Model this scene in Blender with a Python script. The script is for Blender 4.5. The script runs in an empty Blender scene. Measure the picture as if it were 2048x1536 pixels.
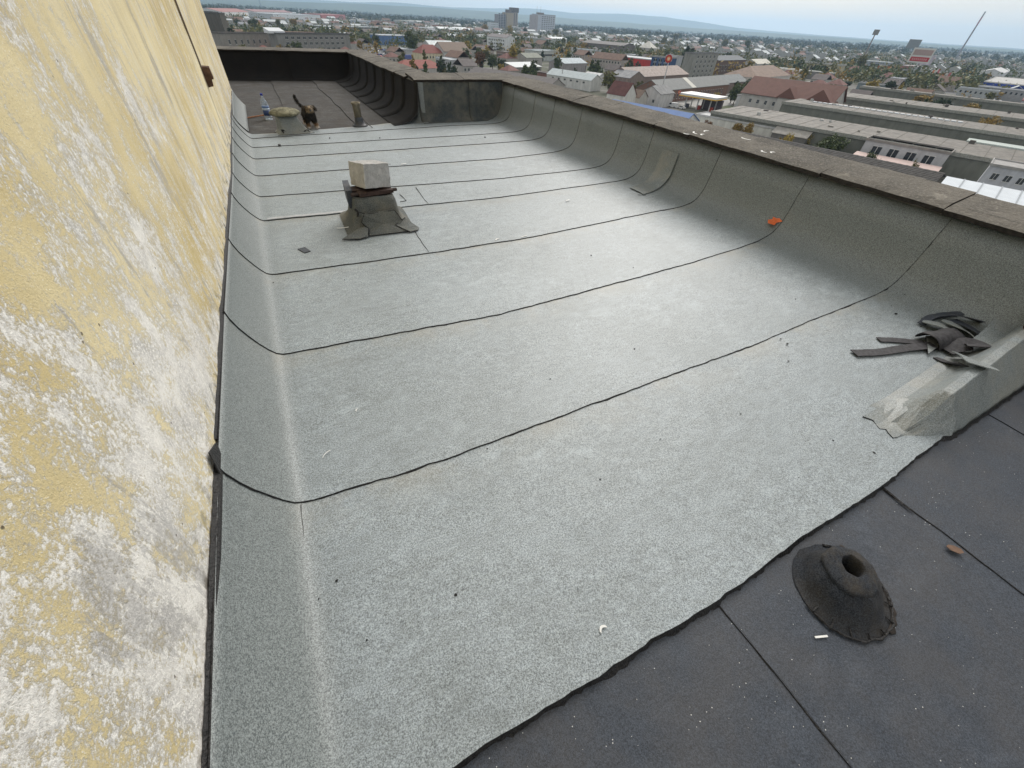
import bpy, bmesh, math, random
import numpy as np
from mathutils import Vector, Matrix, noise

# ------------------------------------------------------------------ camera, world, sun, exposure
SC = bpy.context.scene
COL = SC.collection
R = math.radians
FPX, YAW, PIT, ROL = 781.6, R(29.467), R(42.979), R(-3.49)
CAM = np.array([.321, 0., 1.445])
_f = np.array([math.sin(YAW)*math.cos(PIT), math.cos(YAW)*math.cos(PIT), -math.sin(PIT)])
_r = np.array([math.cos(YAW), -math.sin(YAW), 0.])
_d = np.cross(_f, _r)
RIGHT = math.cos(ROL)*_r + math.sin(ROL)*_d
DOWN = -math.sin(ROL)*_r + math.cos(ROL)*_d
cam_data = bpy.data.cameras.new('camera')
cam = bpy.data.objects.new('camera', cam_data); COL.objects.link(cam)
cam_data.sensor_width = 36.; cam_data.lens = FPX/2048*36
cam_data.clip_start = .02; cam_data.clip_end = 60000
cam.matrix_world = Matrix([[RIGHT[i], -DOWN[i], -_f[i], CAM[i]] for i in range(3)] + [[0, 0, 0, 1]])
SC.camera = cam

SUN_AZ, SUN_EL = R(46), R(38)       # azimuth from +Y towards +X
world = bpy.data.worlds.new('World'); SC.world = world; world.use_nodes = True
wn, wl = world.node_tree.nodes, world.node_tree.links
wn.clear()
w_out = wn.new('ShaderNodeOutputWorld'); w_bg = wn.new('ShaderNodeBackground')
sky = wn.new('ShaderNodeTexSky'); sky.sky_type = 'NISHITA'; sky.sun_disc = False
sky.sun_elevation = SUN_EL; sky.sun_rotation = SUN_AZ; sky.air_density = 1.; sky.dust_density = 3.; sky.ozone_density = 1.
w_tc = wn.new('ShaderNodeTexCoord'); w_map = wn.new('ShaderNodeMapping'); w_map.inputs['Scale'].default_value = (1.2, 1.2, 9.)
w_no = wn.new('ShaderNodeTexNoise'); w_no.inputs['Scale'].default_value = 2.2; w_no.inputs['Detail'].default_value = 6; w_no.inputs['Roughness'].default_value = .55
w_rp = wn.new('ShaderNodeMapRange'); w_rp.inputs[1].default_value = .34; w_rp.inputs[2].default_value = .66
w_rp.inputs[3].default_value = .5; w_rp.inputs[4].default_value = .9
w_mx = wn.new('ShaderNodeMix'); w_mx.data_type = 'RGBA'
w_mx.inputs['B'].default_value = (8.6, 8.35, 7.7, 1)
wl.new(w_tc.outputs['Generated'], w_map.inputs['Vector']); wl.new(w_map.outputs[0], w_no.inputs['Vector'])
wl.new(w_no.outputs['Fac'], w_rp.inputs[0]); wl.new(w_rp.outputs[0], w_mx.inputs['Factor'])
wl.new(sky.outputs[0], w_mx.inputs['A']); wl.new(w_mx.outputs['Result'], w_bg.inputs['Color'])
w_bg.inputs['Strength'].default_value = .1
wl.new(w_bg.outputs[0], w_out.inputs[0])

sun_l = bpy.data.lights.new('sun', 'SUN'); sun_l.energy = 2.2; sun_l.angle = R(32); sun_l.color = (1., .975, .94)
sun = bpy.data.objects.new('sun', sun_l); COL.objects.link(sun)
_sd = Vector((math.sin(SUN_AZ)*math.cos(SUN_EL), math.cos(SUN_AZ)*math.cos(SUN_EL), math.sin(SUN_EL)))
sun.rotation_euler = _sd.to_track_quat('Z', 'Y').to_euler(); sun.location = (20, 20, 60)

SC.view_settings.view_transform = 'Standard'; SC.view_settings.look = 'None'
SC.view_settings.exposure = .17; SC.view_settings.gamma = 1; SC.view_settings.use_curve_mapping = False
SC.cycles.use_denoising = True
SC.cycles.max_bounces = 6; SC.cycles.volume_bounces = 3; SC.cycles.transparent_max_bounces = 8
random.seed(7)

# ------------------------------------------------------------------ helpers
GROUND = -30.
def ray(u, v):
    return RIGHT*(u-1024)/FPX + DOWN*(v-768)/FPX + _f
def U(u, v, z=0.):
    """point of the plane at height z that the photograph shows at (u, v)"""
    d = ray(u, v); t = (z-CAM[2])/d[2]
    return CAM + d*t
def hor(u):
    y = -.93
    for _ in range(25):
        d = ray(u, 768+FPX*y); y += (d[2]+.004*math.hypot(d[0], d[1]))/.75
    return 768+FPX*y
def G(u, v, h=0.):
    """place in the town, h metres above its ground"""
    ho = float(np.interp(u, [420, 800, 1220, 1620, 2040], [22, 33, 46, 67, 120]))
    pa = float(np.interp(u, [420, 700, 840, 1000, 1220, 1620, 2048], [108, 101, 150, 153, 198, 295, 430]))
    return U(u, v + (hor(u)-ho)*min(1., max(0., 1-(v-ho)/(pa-ho))), GROUND+h)

def tag(o, label=None, cat=None, group=None, kind=None):
    if label: o['label'] = label
    if cat: o['category'] = cat
    if group: o['group'] = group
    if kind: o['kind'] = kind
    return o
def obj(name, mesh, parent=None, loc=(0, 0, 0), rot=(0, 0, 0), scale=None):
    o = bpy.data.objects.new(name, mesh); COL.objects.link(o)
    o.location = loc; o.rotation_euler = rot
    if scale: o.scale = scale
    if parent: o.parent = parent
    return o
def empty(name, loc, rz=0, **k):
    o = obj(name, None, None, loc, (0, 0, rz)); o.empty_display_size = .1
    return tag(o, **k)
def mesh(name, verts, faces, mats=(), midx=None, smooth=False):
    m = bpy.data.meshes.new(name); m.from_pydata([tuple(map(float, v)) for v in verts], [], faces)
    for x in mats: m.materials.append(x)
    if midx is not None: m.polygons.foreach_set('material_index', midx)
    if smooth: m.polygons.foreach_set('use_smooth', [True]*len(m.polygons))
    m.update(); return m
class MB:
    """collects solids for one mesh"""
    def __init__(s): s.v = []; s.f = []; s.m = []
    def add(s, v, f, m=0):
        b = len(s.v); s.v += [tuple(map(float, q)) for q in v]; s.f += [tuple(b+i for i in q) for q in f]; s.m += [m]*len(f); return s
    def box(s, x0, x1, y0, y1, z0, z1, m=0):
        return s.add([(x0,y0,z0),(x1,y0,z0),(x1,y1,z0),(x0,y1,z0),(x0,y0,z1),(x1,y0,z1),(x1,y1,z1),(x0,y1,z1)],
              [(0,3,2,1),(4,5,6,7),(0,1,5,4),(1,2,6,5),(2,3,7,6),(3,0,4,7)], m)
    def tube(s, pts, r, n=8, m=0, cap=True):
        pts = [Vector(p) for p in pts]; rr = r if hasattr(r, '__len__') else [r]*len(pts); rings = []
        for i, p in enumerate(pts):
            t = (pts[min(i+1, len(pts)-1)]-pts[max(i-1, 0)]).normalized()
            a = t.cross(Vector((0, 0, 1)) if abs(t.z) < .95 else Vector((1, 0, 0))).normalized(); b = t.cross(a)
            rings += [p+(a*math.cos(2*math.pi*k/n)+b*math.sin(2*math.pi*k/n))*rr[i] for k in range(n)]
        F = [(i*n+k, i*n+(k+1) % n, (i+1)*n+(k+1) % n, (i+1)*n+k) for i in range(len(pts)-1) for k in range(n)]
        if cap: F += [tuple(range(n))[::-1], tuple(range((len(pts)-1)*n, len(pts)*n))]
        return s.add(rings, F, m)
    def lathe(s, prof, n=16, m=0, c=(0, 0), wob=0., lean=(0, 0)):
        V = []
        for r, z in prof:
            for k in range(n):
                a = 2*math.pi*k/n; w = 1+wob*noise.noise(Vector((math.cos(a)*2, math.sin(a)*2, z*9+c[0])))
                V.append((c[0]+math.cos(a)*r*w+lean[0]*z, c[1]+math.sin(a)*r*w+lean[1]*z, z))
        F = [(i*n+k, i*n+(k+1) % n, (i+1)*n+(k+1) % n, (i+1)*n+k) for i in range(len(prof)-1) for k in range(n)]
        F += [tuple(range(n))[::-1], tuple(range((len(prof)-1)*n, len(prof)*n))]
        return s.add(V, F, m)
    def build(s, name, mats, parent=None, smooth=False, **k):
        mats = mats if isinstance(mats, (list, tuple)) else [mats]
        return obj(name, mesh(name, s.v, s.f, mats, s.m, smooth), parent, **k)

# ---- materials
def newmat(name):
    m = bpy.data.materials.new(name); m.use_nodes = True
    nt = m.node_tree; p = nt.nodes['Principled BSDF']; p.inputs['Roughness'].default_value = .85
    p.inputs['Specular IOR Level'].default_value = .3
    return m, nt, p
class NT:
    """small node helper"""
    def __init__(s, nt): s.nt = nt
    def n(s, t, **k):
        x = s.nt.nodes.new(t)
        for a, b in k.items(): setattr(x, a, b)
        return x
    def l(s, a, b): s.nt.links.new(a, b)
    def coord(s, kind='Object', scale=(1, 1, 1), loc=(0, 0, 0)):
        t = s.n('ShaderNodeTexCoord'); mp = s.n('ShaderNodeMapping'); mp.inputs['Scale'].default_value = scale; mp.inputs['Location'].default_value = loc
        s.l(t.outputs[kind], mp.inputs['Vector']); return mp.outputs[0]
    def noise(s, vec, scale, detail=4, rough=.5, dist=0.):
        x = s.n('ShaderNodeTexNoise'); x.inputs['Scale'].default_value = scale; x.inputs['Detail'].default_value = detail
        x.inputs['Roughness'].default_value = rough; x.inputs['Distortion'].default_value = dist
        s.l(vec, x.inputs['Vector']); return x.outputs['Fac']
    def voro(s, vec, scale, out='Distance', feature='F1'):
        x = s.n('ShaderNodeTexVoronoi'); x.feature = feature; x.inputs['Scale'].default_value = scale; s.l(vec, x.inputs['Vector']); return x.outputs[out]
    def rng(s, v, a, b, c=0., d=1.):
        x = s.n('ShaderNodeMapRange'); s.l(v, x.inputs[0])
        for i, q in enumerate((a, b, c, d)): x.inputs[i+1].default_value = q
        return x.outputs[0]
    def math(s, op, a, b):
        x = s.n('ShaderNodeMath', operation=op)
        for i, q in enumerate((a, b)):
            if isinstance(q, (int, float)): x.inputs[i].default_value = q
            else: s.l(q, x.inputs[i])
        return x.outputs[0]
    def mix(s, f, a, b):
        x = s.n('ShaderNodeMix', data_type='RGBA')
        for key, q in (('Factor', f), ('A', a), ('B', b)):
            sk = x.inputs[key]
            if isinstance(q, (int, float)): sk.default_value = q
            elif isinstance(q, tuple): sk.default_value = (*q, 1)
            else: s.l(q, sk)
        return x.outputs['Result']
    def attr(s, name):
        x = s.n('ShaderNodeAttribute', attribute_name=name); return x.outputs['Fac']
    def bump(s, p, h, strength, dist):
        x = s.n('ShaderNodeBump'); x.inputs['Strength'].default_value = strength; x.inputs['Distance'].default_value = dist
        s.l(h, x.inputs['Height']); s.l(x.outputs[0], p.inputs['Normal'])
_mc = {}
def plain(col, rough=.85, var=.25, scale=3., metal=0., spec=.3, stretch=(1, 1, 1)):
    key = (col, rough, var, scale, metal, stretch)
    if key in _mc: return _mc[key]
    m, nt, p = newmat('paint_%d' % len(_mc)); h = NT(nt)
    c = h.coord('Object', stretch)
    k = h.rng(h.noise(c, scale, 5, .6), .3, .7)
    a = tuple(max(0, q*(1-var)) for q in col); b = tuple(min(1, q*(1+var)) for q in col)
    h.l(h.mix(k, a, b), p.inputs['Base Color'])
    p.inputs['Roughness'].default_value = rough; p.inputs['Metallic'].default_value = metal; p.inputs['Specular IOR Level'].default_value = spec
    _mc[key] = m; return m

def membrane(name, dark, lite, dusty, dust_amt, speck, tint=(.30, .27, .2), gloss=False):
    """mineral granule roofing felt: dark and light grains, dust lying on the flat of it"""
    m, nt, p = newmat(name); h = NT(nt)
    c = h.coord('Object')
    g1 = h.noise(c, 270, 2, .75); g2 = h.noise(c, 150, 3, .8)
    grain = h.math('ADD', h.math('MULTIPLY', g1, .55), h.math('MULTIPLY', g2, .45))
    col = h.mix(h.rng(grain, .42, .58), dark, lite)
    d = h.attr('dust')
    blot = h.noise(c, 1.3, 6, .62, .4); scuff = h.noise(h.coord('Object', (1, 2.4, 1)), 13, 5, .7, .6)
    dm = h.math('MULTIPLY', h.rng(blot, .30, .64, .62, 1.05), h.rng(scuff, .36, .66, .58, 1.2))
    dm = h.math('MULTIPLY', dm, d)
    dcol = h.mix(h.rng(grain, .40, .60), tuple(q*.42 for q in dusty), tuple(min(1, q*1.52) for q in dusty))
    col = h.mix(h.math('MULTIPLY', dm, dust_amt), col, dcol)
    pat = h.math('MULTIPLY', h.rng(h.noise(h.coord('Object', (1, 1.7, 1), (3, 5, 0)), 6.5, 6, .68, .5), .50, .66), h.rng(h.noise(c, .9, 3), .42, .6))
    col = h.mix(h.math('MULTIPLY', h.math('MULTIPLY', pat, d), .5), col, h.mix(h.rng(grain, .40, .60), tuple(q*.9 for q in dusty), tuple(min(1, q*1.8) for q in dusty)))
    drk = h.rng(h.noise(h.coord('Object', (1, 1, 1), (9, 2, 0)), 2.1, 6, .7), .56, .70)
    col = h.mix(h.math('MULTIPLY', drk, .22), col, dark)
    st = h.attr('stain')
    sn = h.math('MULTIPLY', st, h.rng(h.noise(c, 3.2, 5, .7), .42, .62))
    col = h.mix(h.math('MULTIPLY', sn, .85), col, tint)
    if speck:
        v = h.voro(c, 55); s = h.math('LESS_THAN', v, .075)
        v2 = h.noise(c, 9, 2); s = h.math('MULTIPLY', s, h.rng(v2, .5, .62))
        col = h.mix(s, col, (.75, .75, .72))  # sparse white specks paint the sparkle of the granules
    h.l(col, p.inputs['Base Color'])
    p.inputs['Roughness'].default_value = .55 if speck else (.5 if gloss else .85)
    p.inputs['Specular IOR Level'].default_value = .5 if speck else (.62 if gloss else .2)
    big = h.noise(c, 5, 4, .6)
    hh = h.math('ADD', h.math('MULTIPLY', grain, .12), h.math('MULTIPLY', big, .5))
    h.bump(p, hh, .7, .014)
    return m
M_LIGHT = membrane('granule_felt_pale', (.072, .083, .083), (.262, .288, .282), (.288, .325, .345), 1., False, (.33, .295, .22), True)
M_NEAR = membrane('granule_felt_black', (.011, .015, .023), (.040, .051, .070), (.07, .082, .102), .5, True, (.09, .075, .06))
M_SLATE = membrane('granule_felt_slate', (.03, .036, .04), (.085, .10, .108), (.15, .16, .165), .4, False)  # darker, bluer copy of the granule felt, for the recess wall
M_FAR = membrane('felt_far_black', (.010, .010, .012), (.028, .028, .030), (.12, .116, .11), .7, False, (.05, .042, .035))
M_FAR_SHADE = membrane('felt_far_shaded', (.006, .006, .007), (.02, .02, .021), (.05, .048, .045), .5, False, (.03, .026, .022))  # far felt made darker, the upstands' shade put into its colour
M_BIT, _nt, _p = newmat('bitumen'); _h = NT(_nt); _c = _h.coord()
_h.l(_h.mix(_h.rng(_h.noise(_c, 90, 4, .7), .35, .7), (.008, .008, .009), (.035, .033, .032)), _p.inputs['Base Color'])
_p.inputs['Roughness'].default_value = .5; _h.bump(_p, _h.noise(_c, 120, 3), .7, .01)

# ------------------------------------------------------------------ the flat roof
roof = empty('roof', (0, 0, 0), kind='structure')
LEFT = [(-.150, .300), (-.145, .262), (-.128, .205), (-.104, .15), (-.075, .096), (-.045, .05), (-.018, .018), (.012, .003), (.05, 0)]
RGT = [(3.50, 0), (3.80, .001), (3.98, .004), (4.09, .011), (4.17, .022), (4.235, .040), (4.285, .066), (4.325, .104), (4.36, .162), (4.385, .25), (4.405, .38), (4.43, .556)]
PROF = LEFT + [(x, 0.) for x in np.linspace(.12, 3.42, 110)] + RGT
PX = [p[0] for p in PROF]
PN = []
for i, (x, z) in enumerate(PROF):
    a, b = PROF[max(0, i-1)], PROF[min(len(PROF)-1, i+1)]
    t = Vector((b[0]-a[0], b[1]-a[1])).normalized(); PN.append((-t.y, t.x))
def lumps(x, y):
    return .006*noise.noise(Vector((x*.8, y*.9, 3.1))) + .0022*noise.noise(Vector((x*3.2, y*3.2, 9.)))
SEAM_PX = {
 'P': [(905,1536),(1240,1320),(1437,1200),(1600,1078),(1765,970),(1890,870)],
 'A': [(603,1010),(789,952),(942,900),(1500,693),(1634,636),(1714,605)],
 'B': [(560,712),(1000,629),(1366,531),(1527,481)], 'C': [(540,551),(862,507),(1040,480),(1305,425)],
 'D': [(525,443),(1000,395),(1199,368)], 'E': [(513,395),(1000,358),(1146,342)], 'F': [(513,353),(1000,318),(1129,303)],
 'G': [(510,319),(1000,286)], 'H': [(510,296),(985,268)], 'I': [(507,278),(900,252)], 'Z': [(560,266),(600,262),(750,250),(835,240)]}
def seam_line(key, seed):
    pts = sorted((U(*q)[0], U(*q)[1]) for q in SEAM_PX[key]); xs = [q[0] for q in pts]; ys = [q[1] for q in pts]
    def f(x):
        y = float(np.interp(x, xs, ys))
        if key == 'Z' and x > 2.68: y = 8.30
        a = .5 if key != 'P' else .55
        return y + a*(.012*noise.noise(Vector((x*2.1, seed, 0))) + .012*noise.noise(Vector((x*9, seed, 2))) + .008*noise.noise(Vector((x*27, seed, 4))))
    return f
def set_attr(me, name, vals):
    at = me.attributes.new(name, 'FLOAT', 'POINT'); at.data.foreach_set('value', vals)
def sheet(name, f0, f1, mat, seed, top0=.3, top1=.3, xa=None, xb=None, ny=9, lift=.008, over=.09, bead=1., dustf=1., stainf=.6, label=None, cut=99):
    """one roll of felt laid wall to parapet, its near edge lapping over the roll before it"""
    idx = [i for i in range(len(PROF)) if (xa is None or PROF[i][0] >= xa) and (xb is None or PROF[i][0] <= xb)]
    V, F, MI, dust, stain = [], [], [], [], []
    rows = [0, .012, .05]+list(np.linspace(.12, 1, ny-3))
    def pt(i, t, extra=0.):
        x, z = PROF[i]; nx, nz = PN[i]
        y0, y1 = f0(x), f1(x)+over; y = y0+(y1-y0)*t
        if x < .05: z *= (top0+(top1-top0)*t)/.3
        o = lift*(1-t)+extra + lumps(x, y)
        if x < 0: o = lift*(1-t)+extra
        return (x+nx*o*.6, y, z+nz*o)
    for t in rows:
        for i in idx:
            V.append(pt(i, t)); nz = PN[i][1]; y = V[-1][1]
            x = PROF[i][0]
            flat = max(0, min(1, (nz-.80)/.2))
            edge = max(0, min(1, (x+.02)/.10))*max(0, min(1, (4.34-x)/.40))  # pale tone thins out towards the wall and up the parapet cant
            dust.append(dustf*flat*edge)
            stain.append(stainf*max(0, (t-.74)/.26)**1.5*(1 if PROF[i][1] < .03 else .25))
    n = len(idx)
    for j in range(len(rows)-1):
        for k in range(n-1):
            F.append((j*n+k, j*n+k+1, (j+1)*n+k+1, (j+1)*n+k)); MI.append(0)
    b = len(V)                                                  # the cut edge of the roll
    for i in idx: V.append(pt(i, 0)); dust.append(0); stain.append(0)
    for i in idx: V.append(pt(i, 0, -.0075)); dust.append(0); stain.append(0)
    for k in range(n-1): F.append((b+n+k, b+n+k+1, b+k+1, b+k)); MI.append(1)
    for side in (0, n-1):                                       # cut ends
        b2 = len(V)
        for j, t in enumerate(rows): V.append(pt(idx[side], t, -.0075)); dust.append(0); stain.append(0)
        for j in range(len(rows)-1):
            q = (j*n+side, (j+1)*n+side, b2+j+1, b2+j); F.append(q if side == 0 else q[::-1]); MI.append(1)
    me = mesh(name, V, F, [mat, M_BIT], MI, True); set_attr(me, 'dust', dust); set_attr(me, 'stain', stain)
    o = obj(name, me, roof)
    if label: o['label'] = label
    if bead:
        bv, bf = [], []
        xs = []
        for a, c in zip(idx[:-1], idx[1:]):
            m = max(1, int((PROF[c][0]-PROF[a][0]+abs(PROF[c][1]-PROF[a][1]))/.012))
            xs += [(a, c, s/m) for s in range(m)]
        for q, (a, c, s) in enumerate(xs):
            x = PROF[a][0]*(1-s)+PROF[c][0]*s; z = PROF[a][1]*(1-s)+PROF[c][1]*s
            if x < .05: z *= top0/.3
            nx = PN[a][0]*(1-s)+PN[c][0]*s; nz = PN[a][1]*(1-s)+PN[c][1]*s
            L = x if 0 < x < 4.2 else x + 3*z
            w = bead*(.0022 + .010*max(0, noise.noise(Vector((L*7, seed*3.3, 1)))-.05) + .006*max(0, noise.noise(Vector((L*31, seed*1.7, 5)))))
            if x < 0 or z > .1: w *= .6
            hgt = .004 + .003*noise.noise(Vector((L*20, seed, 8)))
            y = f0(x); o0 = lumps(x, y) if x >= 0 else 0
            low = -.0155 if bead > 1.5 else .0006
            if bead > 1.5: w = .004+w*.9+.012*max(0, noise.noise(Vector((L*16, seed*1.7, 9))))+.010*max(0, noise.noise(Vector((L*45, seed*1.7, 9))))
            for dy, dz in ((.004, .010 if bead > 1.5 else .0058), (-.0, .004+hgt*.5), (-w*.6, hgt*.8+low*.7), (-w, low)):
                bv.append((x+nx*(o0+dz)*.6, y+dy, z+nz*(o0+dz)))
            if q:
                e = 4*q
                for r_ in range(3): bf.append((e-4+r_, e-4+r_+1, e+r_+1, e+r_))
        bo = obj('bitumen_bead', mesh('bitumen_bead', bv, bf, [M_BIT], None, True), o)
    return o
keys = ['P', 'A', 'B', 'C', 'D', 'E', 'F', 'G', 'H', 'I', 'Z']
LINES = {k: seam_line(k, i*1.37) for i, k in enumerate(keys)}
tops = [(.342, .332), (.346, .318), (.330, .285), (.297, .25), (.262, .232), (.244, .236), (.250, .24), (.254, .246), (.258, .25), (.262, .25)]
for i, (a, b) in enumerate(zip(keys[:-1], keys[1:])):
    last = b == 'Z'
    o = sheet('membrane_sheet', LINES[a], LINES[b], M_LIGHT, i*1.37, tops[i][0], tops[i][1], ny=10,
          bead=2.2 if a == 'P' else (1. if i < 5 else .8), over=.0 if last else .09,
          lift=.012 if a == 'P' else .008, stainf=.9 if i else .75, dustf=(.97, .92, 1.03, .90, 1., .95, 1.04, .97, 1.02, .95)[i])
    if a == 'P': o['label'] = 'pale granule felt sheet with a ragged black front edge'
# the roof slab under the felt
MB().box(-4, 4.7, -3.2, 15.2, -.5, -.03).build('roof_slab', plain((.25, .25, .24)), roof)

# ---- black felt in front of the pale sheets
def felt_patch(name, xs, ys, mat, zf, dustv=.6, stainf=.3, edge=.006, parent=None, fx0=None):
    V, F, MI, D, S = [], [], [], [], []
    n = len(ys)
    for i, x in enumerate(xs):
        for y in ys:
            xx = x + (fx0(y) if (fx0 and i == 0) else 0)
            V.append((xx, y, zf(xx, y, i/(len(xs)-1)))); D.append(dustv); S.append(stainf)
    for i in range(len(xs)-1):
        for j in range(n-1): F.append((i*n+j, (i+1)*n+j, (i+1)*n+j+1, i*n+j+1)); MI.append(0)
    b = len(V)
    for j in range(n): V.append(V[j]); D.append(0); S.append(0)
    for j in range(n): V.append((V[j][0], V[j][1], V[j][2]-edge)); D.append(0); S.append(0)
    for j in range(n-1): F.append((b+n+j, b+j, b+j+1, b+n+j+1)); MI.append(1)
    me = mesh(name, V, F, [mat, M_BIT], MI, True); set_attr(me, 'dust', D); set_attr(me, 'stain', S)
    return obj(name, me, parent or roof)
def zslab(base, lift):
    return lambda x, y, t: base + lumps(x, y) + lift*(1-t)
nx_ = [-.16, 1.238, 2.293, 3.35, 4.42]
for k in range(4):
    wob = lambda y, s=k: .012*noise.noise(Vector((y*3, s*4.1, 0)))+.006*noise.noise(Vector((y*12, s*4.1, 1)))
    felt_patch('membrane_sheet', np.linspace(nx_[k], nx_[k+1]+.08, 22), np.linspace(-3.0, .26, 40), M_NEAR, zslab(-.016, .0045), .5, .25, fx0=wob if k else None)
    if k in (1, 2):                                            # squeezed bitumen along the lap
        bv, bf = [], []
        for q, y in enumerate(np.linspace(-2.9, .1, 220)):
            x = nx_[k]+wob(y); w = .0015+.008*max(0, noise.noise(Vector((y*5, k, 3)))-.1)+.003*max(0, noise.noise(Vector((y*25, k, 3))))
            z = -.016+lumps(x, y)
            bv += [(x+.002, y, z+.005), (x-w*.4, y, z+.0035), (x-w, y, z+.0008)]
            if q: e = 3*q; bf += [(e-3, e, e+1, e-2), (e-2, e+1, e+2, e-1)]
        obj('bitumen_bead', mesh('bitumen_bead', bv, bf, [M_BIT], None, True), roof)
# ---- black felt beyond the pale sheets
fx = [-3.5, -.4, .62, 1.62, 2.42]
for k in range(4):
    wob = lambda y, s=k: .03*noise.noise(Vector((y*1.3, s*4.1, 7)))+.012*noise.noise(Vector((y*6, s*4.1, 7)))
    felt_patch('membrane_sheet', np.linspace(fx[k], fx[k+1]+.1, 12), np.linspace(7.6, 14.75, 50), M_FAR, zslab(-.016, .014), 1., .8, edge=.012, fx0=wob)
FR = [(2.2, -.004), (2.34, .006), (2.45, .022), (2.54, .05), (2.61, .095), (2.66, .16), (2.69, .25), (2.71, .4), (2.725, .57)]
ff = [8.12, 8.95, 9.7, 10.45, 11.3, 12.1, 12.95, 13.8, 14.62]
for k in range(8):
    V, F, MI, D, S = [], [], [], [], []
    rows = np.linspace(0, 1, 5)
    for t in rows:
        for i, (x, z) in enumerate(FR):
            y = ff[k]+(ff[k+1]+.08-ff[k])*t + .03*noise.noise(Vector((x*2, k*2., 0)))
            if x < 2.5: y -= (2.5-x)*.35
            V.append((x-.022*(1-t)*max(0, z)/.57, y, z+.016*(1-t)+.002)); D.append(.5 if z < .05 else 0); S.append(.5)
    n = len(FR)
    for j in range(4):
        for i in range(n-1): F.append((j*n+i, j*n+i+1, (j+1)*n+i+1, (j+1)*n+i)); MI.append(0)
    b = len(V)
    for i in range(n): q = V[i]; V.append((q[0]+.02, q[1]+.004, q[2]-.014)); D.append(0); S.append(0)
    for i in range(n-1): F.append((b+i, b+i+1, i+1, i)); MI.append(1)
    me = mesh('upstand_sheet', V, F, [M_FAR_SHADE, M_BIT], MI, True); set_attr(me, 'dust', D); set_attr(me, 'stain', S); obj('upstand_sheet', me, roof)

# ---- felt on the recess wall, corner patch, laps and patches on the pale roof
def curved_sheet(name, prof, x0, x1, mat, parent=roof, wav=.006, lab=None, seed=0., nx=14, dustv=0.):
    """felt turned up a wall that faces the camera; prof is (y, z)"""
    V, F, MI, D, S = [], [], [], [], []
    n = len(prof)
    for i in range(nx):
        x = x0+(x1-x0)*i/(nx-1)
        for j, (y, z) in enumerate(prof):
            V.append((x, y-.004-.006*(1-i/(nx-1))+wav*noise.noise(Vector((x*3, z*4, seed))), z+.004)); D.append(dustv); S.append(.3)
    for i in range(nx-1):
        for j in range(n-1): F.append((i*n+j, (i+1)*n+j, (i+1)*n+j+1, i*n+j+1)); MI.append(0)
    for k in (0, nx-1):
        b = len(V)
        for j in range(n): q = V[k*n+j]; V.append((q[0], q[1]+.012, q[2]-.012)); D.append(0); S.append(0)
        for j in range(n-1): F.append((b+j, k*n+j, k*n+j+1, b+j+1)); MI.append(1)
    b = len(V)
    for i in range(nx): q = V[i*n]; V.append((q[0], q[1]+.004, q[2]-.012)); D.append(0); S.append(0)
    for i in range(nx-1): F.append((b+i, b+i+1, (i+1)*n, i*n)); MI.append(1)
    me = mesh(name, V, F, [mat, M_BIT], MI, True); set_attr(me, 'dust', D); set_attr(me, 'stain', S)
    o = obj(name, me, parent)
    if lab: o['label'] = lab
    return o
RP = [(8.10, .0), (8.17, .004), (8.23, .022), (8.27, .06), (8.295, .12), (8.305, .22), (8.31, .4), (8.315, .575)]
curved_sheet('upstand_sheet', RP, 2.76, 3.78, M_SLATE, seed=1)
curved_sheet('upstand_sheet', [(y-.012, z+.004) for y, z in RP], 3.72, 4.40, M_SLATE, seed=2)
curved_sheet('upstand_sheet', [(14.25, .0), (14.38, .01), (14.46, .05), (14.50, .14), (14.51, .3), (14.52, .56)], -3.5, 1.2, M_FAR_SHADE, seed=3)
curved_sheet('upstand_sheet', [(14.24, .005), (14.37, .015), (14.45, .055), (14.49, .14), (14.50, .3), (14.51, .56)], 1.14, 2.74, M_FAR_SHADE, seed=4)
# outer corner of the recess, wrapped in one piece of felt
V = []; cp = [(.16, .0), (.07, .012), (.03, .05), (.012, .12), (.006, .3), (.004, .57)]
for o_, z in cp:
    V += [(2.735-o_*.4, 8.62, z+.004), (2.735-o_, 8.33-o_*.2, z+.006), (2.75-o_*.5, 8.315-o_, z+.008), (2.80, 8.30-o_, z+.008), (2.86, 8.30-o_, z+.006)]
F = [(i*5+j, i*5+j+1, i*5+j+6, i*5+j+5) for i in range(5) for j in range(4)]
me = mesh('corner_patch', V, F, [M_LIGHT], None, True); set_attr(me, 'dust', [.25]*len(V)); set_attr(me, 'stain', [.2]*len(V)); obj('corner_patch', me, roof)

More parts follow.
